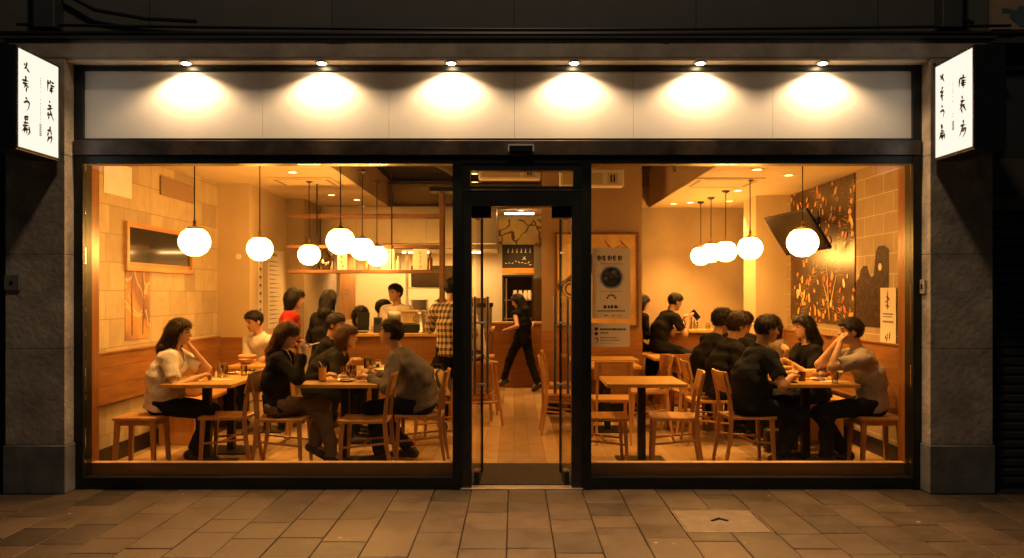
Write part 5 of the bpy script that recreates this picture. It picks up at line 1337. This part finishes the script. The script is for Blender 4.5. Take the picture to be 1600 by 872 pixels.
def person(label, x, y, yaw, seat=None, s=1.0, lean=5, hunch=.02, twist=0, hy=0, hp=5, L=None, Rr=None, lp=None, rp=None, feet=None, female=False,
           hair='short', hm=None, sk=0, top=None, sleeve='short', pants=None, shoe=None, fat=1.0, res=.0085, curl=.9, vneck=False, hroll=0, knees=None):
    hm = hm or H_black; top = top or C_black; pants = pants or C_den; shoe = shoe or C_shoe; skm = SK[sk]
    z0 = 0.0
    root = thing('person', label, 'person', (x, y, z0), R(yaw)); root.scale = (s, s, s)
    cy_, sy_ = math.cos(R(yaw)), math.sin(R(yaw))
    def loc(p):       # world -> local
        dx, dy = p[0] - x, p[1] - y
        return V((dx * cy_ + dy * sy_) / s, (-dx * sy_ + dy * cy_) / s, (p[2] - z0) / s)
    pz = (seat + .095) / s if seat else .93
    P = V(0, 0, pz); fw = V(1, 0, 0); lf = V(0, 1, 0); up = V(0, 0, 1)
    sd = unit(V(math.sin(R(lean)), 0, math.cos(R(lean)))); tf = unit(np.cross(lf, sd))
    if twist: lf2 = rot(lf, sd, R(twist)); tf2 = rot(tf, sd, R(twist))
    else: lf2, tf2 = lf, tf
    Mi = P + sd * .24 - tf * hunch; Nk = P + sd * .485 + tf * hunch * .8
    sw = (.155 if female else .178); ch = P + sd * .40 + tf * hunch * .3
    SL = P + sd * .435 + lf2 * sw + tf2 * (hunch * .8 + .015); SR = P + sd * .435 - lf2 * sw + tf2 * (hunch * .8 + .015)
    # head frame
    hf = rot(V(1, 0, 0), up, R(hy)); hf = unit(hf * math.cos(R(hp)) - up * math.sin(R(hp)))
    hl = unit(np.cross(up, hf)); hu = np.cross(hf, hl)
    if hroll: hl = rot(hl, hf, R(hroll)); hu = rot(hu, hf, R(hroll))
    nd = unit(sd * .75 + up * .4 + tf * .12)
    HC = Nk + nd * .085 + hu * .105 + hf * .028
    f = fat
    # arms: world hand targets or default hanging
    def arm(S, T, pole, side):
        if T is None:
            T = S + V(.10, side * .05, -.50) if not seat else S + V(.25, -side * .02, -.34)
        else: T = loc(T)
        pole = V(-.3, side * .35, -1) if pole is None else V(*pole)
        return ik(S, T, .285, .255, pole)
    EL, WL = arm(SL, L, lp, 1); ER, WR = arm(SR, Rr, rp, -1)
    # legs
    legs = []
    for i, side in enumerate((1, -1)):
        H = P + lf * side * .088 - up * (.01 if seat else .0)
        if feet: T = V(*feet[i])
        else: T = V(.42, side * .11, .085) if seat else V(.02 * side, side * .10, .085)
        if seat: T = V(T[0], T[1], T[2])
        kp = V(1, side * .15, .8) if seat else V(1, 0, .1)
        if knees: kp = V(*knees[i])
        Kn, An = ik(H, T, .44, .415, kp); legs.append((H, Kn, An, side))
    # ---- body skin
    B = Field(res)
    B.cone(P - lf * .06, P + lf * .06, .095, .095).cone(P, Mi, .095 * f, .088 * f, lf, 1.3).cone(Mi, ch, .088 * f, .10, lf2, 1.35, .04)
    B.cone(SL - sd * .0, SR - sd * .0, .045, .045, k=.05)
    B.cone(Nk - sd * .02, HC - hu * .045 - hf * .025, .058 if not female else .050, .050 if not female else .045, k=.035)
    B.ell(HC - hf * .006 + hu * .022, (hf, hl, hu), (.097, .076, .094), .02)
    B.ell(HC + hf * .024 - hu * .040, (hf, hl, hu), (.066, .055, .074), .03)
    B.ell(HC + hf * .060 - hu * .092, (hf, hl, hu), (.022, .028, .018), .03)
    B.cone(HC + hf * .082 + hu * .012, HC + hf * .104 - hu * .022, .009, .013, k=.012)
    B.cone(HC + hf * .076 + hu * .030 - hl * .035, HC + hf * .076 + hu * .030 + hl * .035, .012, .012, k=.015)
    for q in (-1, 1):
        B.ell(HC + hf * .090 + hl * q * .034 + hu * .006, (hf, hl, hu), (.020, .017, .012), .012, sub=True)
        B.ell(HC + hf * .070 + hl * q * .033 + hu * .006, (hf, hl, hu), (.014, .014, .011), .004)
        B.ell(HC - hf * .004 + hl * q * .078 - hu * .010, (unit(hf + hl * q * .6), hl, hu), (.020, .010, .031), .006)
    B.ell(HC + hf * .083 - hu * .058, (hf, hl, hu), (.013, .024, .011), .008)
    # ---- arms and hands
    for S, E, W, side, bare in ((SL, EL, WL, 1, 1), (SR, ER, WR, -1, 1)):
        af = .9 if female else 1.0
        B.cone(S, E, .050 * af, .038 * af, k=.03).cone(E, W, .039 * af, .026 * af, k=.02)
        fd = unit(W - E); n_ = np.cross(fd, lf2 * side); n_ = unit(n_) if np.linalg.norm(n_) > .2 else V(0, 0, 1)
        if n_ @ up < 0 and abs(n_[2]) > .3: n_ = -n_
        hd = unit(fd + V(0, 0, 0)); la = unit(np.cross(n_, hd))
        Kc = W + hd * .085
        B.cone(W + hd * .015, Kc - hd * .01, .019, .020, la, 1.75, .012)
        for i, (off, ln) in enumerate(((.030, .066), (.010, .076), (-.010, .071), (-.030, .056))):
            b0 = Kc + la * off - hd * .004; c1 = rot(hd, la, curl * .55); b1 = b0 + c1 * ln * .5; c2 = rot(hd, la, curl * 1.5); b2 = b1 + c2 * ln * .5
            B.cone(b0, b1, .0098, .0090, k=.004).cone(b1, b2, .0090, .0075, k=.003)
        ts = 1 if (la @ up > -.2) else -1
        t0 = W + hd * .03 + la * .028 * ts; t1 = t0 + unit(hd * .7 + la * .8 * ts - n_ * .2) * .038; t2 = t1 + unit(hd + la * .15 * ts - n_ * .3) * .030
        B.cone(t0, t1, .013, .011, k=.01).cone(t1, t2, .011, .0085, k=.004)
    for H, Kn, An, side in legs:
        B.cone(H, Kn, .074, .050, k=.03).cone(Kn, An, .048, .034, k=.02)
        B.cone(An, An + V(.10, 0, -.045), .030, .024, k=.02)
    co, Q = B.mesh()
    def hmat(c):
        r = c - HC; F_, L_, U_ = r @ hf, r @ hl, r @ hu; out = np.zeros(len(c), int)
        out[(F_ > .065) & (np.abs(np.abs(L_) - .034) < .011) & (np.abs(U_ - .005) < .0052)] = 1
        out[(F_ > .060) & (np.abs(np.abs(L_) - .034) < .017) & (np.abs(U_ - .030) < .0042)] = 3
        out[(F_ > .07) & (np.abs(L_) < .024) & (np.abs(U_ + .058) < .009)] = 2
        return out
    to_obj('body', co, Q, [skm, M_eye, M_lip, M_brow], root, hmat)
    # ---- clothes
    ph = random.Random(label).uniform(0, 9)
    def wr(a, fr=1.0):
        def g(X, Y, Z):
            return a * (np.sin(34 * fr * X + 17 * Z + ph + 2 * np.sin(11 * Y + 9 * Z)) * np.sin(21 * fr * Y - 30 * Z + ph * 2 + 1.5 * np.sin(14 * X)) + .6 * np.sin(52 * fr * Z + 24 * X + 2.2 * np.sin(19 * Y + ph)))
        return g
    T_ = Field(res * 1.05); g = .019 if sleeve == 'short' else .021
    hem = [(P - sd * (.06 if seat else .10), -sd)]
    T_.cone(P - sd * (.03 if seat else .05), Mi, (.119 + g * .6) * f, (.098 + g) * f, lf, 1.37, .05, cut=hem)
    T_.cone(Mi, ch, (.096 + g) * f, .103 + g, lf2, 1.38, .05)
    if female:
        for q in (-1, 1): T_.ell(P + sd * .33 + tf2 * .088 + lf2 * q * .07, (tf2, lf2, sd), (.055, .062, .06), .05)
    if f > 1.05: T_.ell(P + sd * .12 + tf * .06, (tf, lf, sd), (.12 * f, .15 * f, .14), .06)
    T_.cone(SL, SR, .054 + g * .5, .054 + g * .5, k=.06); T_.cone(Nk - sd * .03, Nk + sd * .012, .074, .060, k=.04)
    for S, E, W, side in ((SL, EL, WL, 1), (SR, ER, WR, -1)):
        if sleeve == 'short':
            d = unit(E - S); e = S + d * .215; T_.cone(S, e, .061 + g * .4, .053 + g * .8, k=.03, cut=[(S + d * .20, d)])
        elif sleeve == 'long':
            d = unit(W - E); T_.cone(S, E, .058 + g * .5, .046 + g * .5, k=.03).cone(E, W, .046 + g * .5, .034 + g * .4, k=.03, cut=[(W - d * .012, d)])
    nn = unit(sd + tf * -.25)
    T_.ell(Nk + sd * .055 + tf * .02, (tf, lf, sd), (.066, .074, .060), .006, sub=True)
    if vneck: T_.cone(Nk + tf * .07 + sd * .0, Nk + tf * .10 - sd * .16, .052, .008, k=.006, sub=True)
    co, Q = T_.mesh(wr(.0055, .8)); to_obj('cardigan' if (sleeve == 'long' and female) else 'sweater' if sleeve == 'long' else 'vest' if sleeve == 'none' else 't_shirt', co, Q, [top], root)
    Pn = Field(res * 1.1)
    Pn.cone(P - lf * .055, P + lf * .055, .110 * min(f, 1.1), .110 * min(f, 1.1), k=.04, cut=[(P + sd * .085, sd)]); Pn.cone(P, P + sd * .05, .096 * f, .090 * f, lf, 1.25, .03, cut=[(P + sd * .06, sd)])
    for H, Kn, An, side in legs:
        d = unit(An - Kn)
        Pn.cone(H, Kn, .095, .072, k=.035).cone(Kn, An, .070, .060, k=.03, cut=[(An - d * .005, d)])
    co, Q = Pn.mesh(wr(.0055, .7)); to_obj('trousers', co, Q, [pants], root)
    for H, Kn, An, side in legs:
        Sh = Field(res); lift = An[2] > .13
        fd = V(math.cos(.12 * side), math.sin(.12 * side), 0) if not lift else unit(V(.9, side * .15, -.42)); sn = unit(np.cross(fd, np.cross(up, fd)))
        base = An - sn * (.08)
        hc, tc = base - fd * .045 + sn * .042, base + fd * .165 + sn * .032
        lt = np.cross(sn, fd)
        Sh.cone(hc, tc, .044, .036, lt, 1.12, .02, cut=[(base + sn * .004, -sn)]); Sh.cone(hc + sn * .01 + fd * .01, An + sn * .0, .044, .040, k=.02, cut=[(An + sn * .02, sn)])
        co, Q = Sh.mesh(); to_obj('shoe', co, Q, [shoe], root)
    # ---- hair
    Hh = Field(res * .9)
    hc0 = HC - hf * .014 + hu * .028
    fr_line = {'short': (.066, -.066), 'curly': (.060, -.075), 'bangs': (.026, -.09), 'long': (.064, -.09), 'bob': (.060, -.10), 'bun': (.066, -.06)}[hair]
    def hcut(X, Y, Z):
        F_ = (X - HC[0]) * hf[0] + (Y - HC[1]) * hf[1] + (Z - HC[2]) * hf[2]; U_ = (X - HC[0]) * hu[0] + (Y - HC[1]) * hu[1] + (Z - HC[2]) * hu[2]
        t = np.clip((F_ + .045) / .13, 0, 1); t = t * t * (3 - 2 * t)
        Lv = fr_line[1] + (fr_line[0] - fr_line[1]) * t + .006 * np.sin(130 * ((X - HC[0]) * hl[0] + (Y - HC[1]) * hl[1]) + 60 * F_ + ph)
        return (Lv - U_) * .8
    vol = {'short': 1.0, 'curly': 1.10, 'bangs': 1.05, 'long': 1.04, 'bob': 1.08, 'bun': 1.0}[hair]
    Hh.ell(hc0, (hf, hl, hu), (.104 * vol, .085 * vol, .099 * vol), .01, cut=hcut); Hh.ell(HC + hf * .022 + hu * .052, (hf, hl, hu), (.080 * vol, .071 * vol, .071 * vol), .02, cut=hcut)
    gr = unit(V(0, 0, -1) - hf * .12)
    if hair in ('long', 'bangs', 'bob'):
        ln = {'long': .30, 'bangs': .20, 'bob': .12}[hair]
        e1 = HC - hf * .055 - hu * .02; e2 = Nk - tf * .085 + sd * .02 if hair != 'bob' else e1 + gr * .08
        e3 = e2 - up * (ln - .12) - fw * .0 - tf * .012
        ct = lambda X, Y, Z: ((X - HC[0]) * hf[0] + (Y - HC[1]) * hf[1] + (Z - HC[2]) * hf[2]) - .022
        Hh.cone(e1, e2, .086, .066, hl, 1.12, .03, cut=ct)
        if hair != 'bob': Hh.cone(e2, e3, .064, .030, lf, 1.35, .03)
        for q in (-1, 1): Hh.cone(HC + hl * q * .074 + hu * .03 - hf * .012, HC + hl * q * .070 - hu * (.085 if hair != 'long' else .12) - hf * .005, .020, .014, k=.02)
    if hair == 'bun': Hh.ell(HC - hf * .11 + hu * .02, (hf, hl, hu), (.04, .045, .045), .01)
    amp = {'short': .0016, 'curly': .006, 'bangs': .0025, 'long': .0022, 'bob': .0028, 'bun': .002}[hair]; fq = 70 if hair != 'curly' else 110
    def hw(X, Y, Z):
        a = (X - HC[0]) * hl[0] + (Y - HC[1]) * hl[1] + (Z - HC[2]) * hl[2]; b = (X - HC[0]) * hf[0] + (Y - HC[1]) * hf[1] + (Z - HC[2]) * hf[2]
        return amp * (np.sin(fq * 2.2 * a + 3 * np.sin(24 * Z + ph) + 40 * b) + .7 * np.sin(fq * 1.6 * b + 50 * a + 18 * Z + ph))
    co, Q = Hh.mesh(hw)
    # loose strands standing a little off the mass
    rg = np.random.RandomState(int(abs(ph) * 1000)); a_, b_, c_, d_ = (co[Q[:, i]] for i in range(4))
    nr = np.cross(c_ - a_, d_ - b_); nr /= np.linalg.norm(nr, axis=1)[:, None] + 1e-9
    ns = min(2600, len(Q)); pick = rg.randint(0, len(Q), ns); p0 = (a_[pick] + c_[pick]) / 2 + rg.normal(0, .003, (ns, 3)); n0 = nr[pick]
    fl = -hu * .9 - hf * .35 + rg.normal(0, .25 if hair != 'curly' else .8, (ns, 3)); fl -= n0 * (fl * n0).sum(1)[:, None]; fl /= np.linalg.norm(fl, axis=1)[:, None] + 1e-9
    ln_ = rg.uniform(.014, .034, ns)[:, None] * (1.5 if hair in ('long', 'bangs', 'bob') else .8); sd_ = np.cross(fl, n0) * rg.uniform(.0012, .0026, ns)[:, None]
    p1_ = p0 + fl * ln_ * .55 + n0 * .0045; p2_ = p0 + fl * ln_ + n0 * rg.uniform(.000, .008, ns)[:, None]
    off = len(co); co = np.concatenate([co, p0 - sd_, p0 + sd_, p1_ + sd_, p1_ - sd_, p2_ + sd_ * .3, p2_ - sd_ * .3]); ii = np.arange(ns) + off
    Q = np.concatenate([Q, np.stack([ii, ii + ns, ii + 2 * ns, ii + 3 * ns], 1), np.stack([ii + 3 * ns, ii + 2 * ns, ii + 4 * ns, ii + 5 * ns], 1)])
    to_obj('hair', co, Q, [hm], root)
    return root, dict(HC=HC, hf=hf, hl=hl, hu=hu, WL=WL, WR=WR, P=P)
def child_of(t, o, name=None): o.parent = t; return o

# left window
person('woman in a white v-neck t-shirt resting her chin on her hand at the left table', -3.22, .98, 6, .455, .98, 10, .035, hy=-4, hp=6, sk=0, female=True, vneck=True,
       L=(-2.985, 1.10, 1.035), lp=(.6, .5, -1), Rr=(-2.86, .93, .785), rp=(-.2, -.7, -.8), feet=[(.26, .10, .085), (.36, -.09, .085)], hair='long', hm=H_brown, top=C_white, pants=C_den, res=.0075, curl=1.2, fat=1.08)
person('woman with auburn bangs in a dark cardigan and taupe trousers, legs crossed', -2.12, .86, -3, .455, .94, 2, .03, hy=-14, hp=12, sk=2, female=True,
       L=(-1.74, 1.02, .79), lp=(0, .5, -1), Rr=(-1.86, .72, 1.02), rp=(.35, -.5, -1), feet=[(.52, .03, .085), (.32, .13, .17)], knees=[(1, -.1, .6), (1, .35, 1.5)], hair='bangs', hm=H_light, top=C_char, sleeve='long', pants=C_taupe, res=.0075, vneck=True)
t = thing('folded_napkin', 'white folded paper held to her face by the woman in the cardigan', 'paper', (-1.80, .70, 1.09), R(10))
MB().box(-.03, .09, -.04, .04, -.002, .004, Matrix.Rotation(R(-14), 4, 'Y')).build('paper_sheet', M_paper, t)
person('man in a grey sweater hunched over the table with his back to the door', -.84, 1.06, 178, .455, 1.03, 24, .055, hy=-8, hp=-6, sk=0,
       L=(-1.30, .86, .785), lp=(-.3, .6, -.5), Rr=(-1.32, 1.22, .79), rp=(-.3, -.7, -.6), feet=[(.35, .12, .085), (.14, -.12, .085)], hair='short', hm=H_brown, top=C_grey, sleeve='long', pants=C_den, res=.0075, fat=1.1)
person('bent-over diner in a dark jacket at the table behind the orange drink', -2.10, 2.05, 0, .455, .97, 34, .05, hy=-6, hp=2, sk=0, female=True,
       L=(-1.72, 2.2, .79), Rr=(-1.72, 1.92, .79), rp=(0, -.7, -.7), feet=None, hair='bob', hm=H_light, top=C_char, sleeve='long', res=.0095)
person('dark-haired diner looking over the shoulder of the bent-over one', -2.16, 2.62, -8, .455, .99, 12, .03, hy=-4, hp=8, sk=1,
       L=(-1.80, 2.5, .80), Rr=(-1.80, 2.4, .80), hair='short', hm=H_black, top=C_black, sleeve='long', res=.0095)
person('man in a white t-shirt looking down at the back left table', -2.98, 3.36, 236, .455, 1.02, 8, .04, hy=-6, hp=16, sk=0,
       L=(-2.85, 3.0, .79), Rr=(-3.12, 3.04, .79), hair='short', top=C_white, res=.0095)
person('woman with a short dark bob in a red top behind the pier tables', -2.64, 3.05, 12, None, .93, 3, .02, hy=10, hp=8, sk=0, female=True, hair='bob', top=C_red, sleeve='long', pants=C_beige, res=.0095,
       L=(-2.52, 3.25, .98), Rr=(-2.55, 2.95, .98))
person('long-haired person in black standing at the counter with back turned', -2.18, 2.98, 78, None, .92, 4, .02, hy=0, hp=8, female=True, hair='long', top=C_black, sleeve='long', pants=C_black, res=.0095,
       L=(-2.35, 3.35, 1.1), Rr=(-2.10, 3.35, 1.1))
person('customer with only dark hair showing above the counter tablet', -2.12, 4.55, -60, .455, 1.06, 6, .02, hy=0, hp=25, female=True, hair='bob', top=C_white, res=.011)
person('young staff member in white looking right behind the counter', -1.86, 4.62, -8, .55, 1.03, 4, .02, hy=-6, hp=2, sk=1, hair='short', top=C_white, res=.0095)
person('smiling waiter in a cream shirt standing behind the counter', -1.52, 4.35, 250, None, .97, 4, .02, hy=-22, hp=2, sk=1, hair='short', top=C_white, res=.0095, pants=C_black,
       L=(-1.38, 4.1, 1.12), Rr=(-1.68, 4.1, 1.12))
person('person in a black and tan plaid shirt standing at the counter end', -.70, 2.72, 98, None, 1.0, 5, .03, hy=-25, hp=6, hair='short', top=C_plaid, sleeve='long', pants=C_black, res=.0095,
       L=(-.98, 3.2, 1.14), Rr=(-.55, 3.1, 1.10))
person('person in a white top perched on the bar stool left of the doorway', -.46, 3.2, 168, .755, .98, 12, .03, hp=15, hair='short', top=C_white, sleeve='long', pants=C_black, res=.0105, L=(-.75, 3.35, 1.12), Rr=(-.72, 3.2, 1.12), feet=[(.2, .1, .40), (.2, -.1, .40)])
person('person in a black vest walking past the kitchen counter', .14, 6.5, 140, None, .90, 2, .02, hy=15, hp=25, sk=0, female=True, hair='long', top=C_black, sleeve='none', pants=C_black, res=.0095,
       feet=[(.42, .07, .085), (-.30, -.07, .12)], L=(-.10, 6.42, .98), lp=(-.5, .5, -1), Rr=(.30, 6.75, 1.05))
# right window
person('man in a navy t-shirt with his back to the street at the crowded table', 2.12, .94, 8, .455, 1.03, 11, .04, hy=2, hp=8, sk=1,
       L=(2.52, 1.12, .80), lp=(-.3, .6, -.6), Rr=(2.48, .86, .785), rp=(-.35, -.8, -.6), feet=[(.42, .12, .085), (.22, -.13, .085)], hair='short', hm=H_black, top=C_navy, pants=C_den, res=.0075, fat=1.12)
person('man in a pale grey t-shirt drinking from a cup at the crowded table', 3.24, .92, 176, .455, 1.0, 12, .04, hy=0, hp=3, sk=0,
       L=(2.93, .86, 1.10), lp=(.3, .4, -1), Rr=(2.97, 1.05, 1.09), rp=(.3, -.4, -1), feet=[(.44, .12, .085), (.20, -.12, .085)], hair='short', hm=H_black, top=C_lgrey, pants=C_den, res=.0075, curl=1.4, fat=1.05)
o = MB().lathe([(0, 0), (.022, 0), (.040, .035), (.038, .035), (.02, .004), (0, .004)], n=18).build('tea_cup', M_clay, None, True); o.location = (2.86, .93, 1.13); tag(o, 'dark cup held to the mouth of the man in pale grey', 'cup')
person('woman with long dark hair in a black t-shirt facing left at the crowded table', 3.06, 1.78, 186, .455, .99, 10, .02, hy=8, hp=2, sk=2, female=True,
       L=(2.72, 1.52, .86), lp=(0, .5, -1), Rr=(2.70, 1.62, .96), rp=(.2, -.5, -1), hair='long', hm=H_black, top=C_black, res=.0085, curl=1.2)
person('curly-haired man in a black t-shirt seated behind the navy one', 2.12, 2.05, 4, .455, 1.03, 14, .04, hy=6, hp=14, sk=0, L=(2.45, 2.2, .79), Rr=(2.45, 1.95, .79), hair='curly', hm=H_brown, top=C_black, res=.0085)
person('rear diner in black, mostly hidden by the curly-haired man', 2.14, 2.80, 4, .455, 1.07, 14, .05, hy=12, hp=10, sk=1, L=(2.5, 2.6, .79), Rr=(2.5, 2.5, .79), hair='curly', hm=H_black, top=C_black, sleeve='long', res=.0095)
for i, (x, y, a, hh, k, l) in enumerate([(2.62, 3.90, 255, 'short', .455, 'dark-haired diner facing the street at the rearmost right table'), (2.90, 3.85, 225, 'short', .455, 'second dark-haired diner at the rearmost table, nearer the pier'),
                            (2.52, 2.95, 20, 'bob', .455, 'dark-haired diner between the curly-haired man and the long-haired woman'), ]):
    person(l, x, y, a, k, 1.0, 8, .03, hp=12, hy=0, sk=i % 2, hair=hh, top=C_black, res=.0105)
person('blurred-looking diner in brown beyond the long-haired woman', 3.02, 2.55, 182, .455, .98, 14, .03, hp=8, sk=1, hair='bob', hm=H_brown, top=C_taupe, sleeve='long', res=.0095, female=True)
person('man in a black shirt leaning over his phone at the bar', 1.93, 4.42, 12, .755, .93, 16, .05, hy=4, hp=18, sk=1, L=(2.28, 4.62, 1.18), Rr=(2.32, 4.35, 1.20), hair='short', top=C_black, res=.0095, feet=[(.22, .1, .42), (.22, -.1, .42)])
person('long-haired woman in black seated left of the man with the phone', 1.66, 4.78, 20, .755, .86, 8, .02, hp=14, female=True, hair='long', top=C_black, sleeve='long', res=.0105, feet=[(.22, .1, .42), (.22, -.1, .42)])
o = MB().box(-.035, .035, -.005, .005, -.07, .07, Matrix.Rotation(R(-40), 4, 'Y'), .003).build('phone', M_screen); o.location = (2.42, 4.42, 1.26); tag(o, 'black phone held by the man at the bar', 'phone')
# ------------------------------------------------------------------ world, camera
w = bpy.data.worlds.new('World'); sc.world = w; w.use_nodes = True
bg = w.node_tree.nodes['Background']; bg.inputs[0].default_value = (.35, .62, .75, 1); bg.inputs[1].default_value = .024
cam = bpy.data.cameras.new('camera'); co = bpy.data.objects.new('camera', cam); COL.objects.link(co)
co.location = (0, CY, CZ); co.rotation_euler = (R(90), 0, 0)
cam.sensor_width = 36; cam.lens = 36 * F / 1600; cam.shift_x = -3 / 1600; cam.shift_y = 22 / 1600
cam.clip_end = 600; sc.camera = co
sc.view_settings.view_transform = 'Standard'; sc.view_settings.look = 'None'
sc.view_settings.exposure = 0; sc.view_settings.gamma = 1
sc.cycles.max_bounces = 8; sc.cycles.diffuse_bounces = 3; sc.cycles.transparent_max_bounces = 12
sc.cycles.sample_clamp_indirect = 4
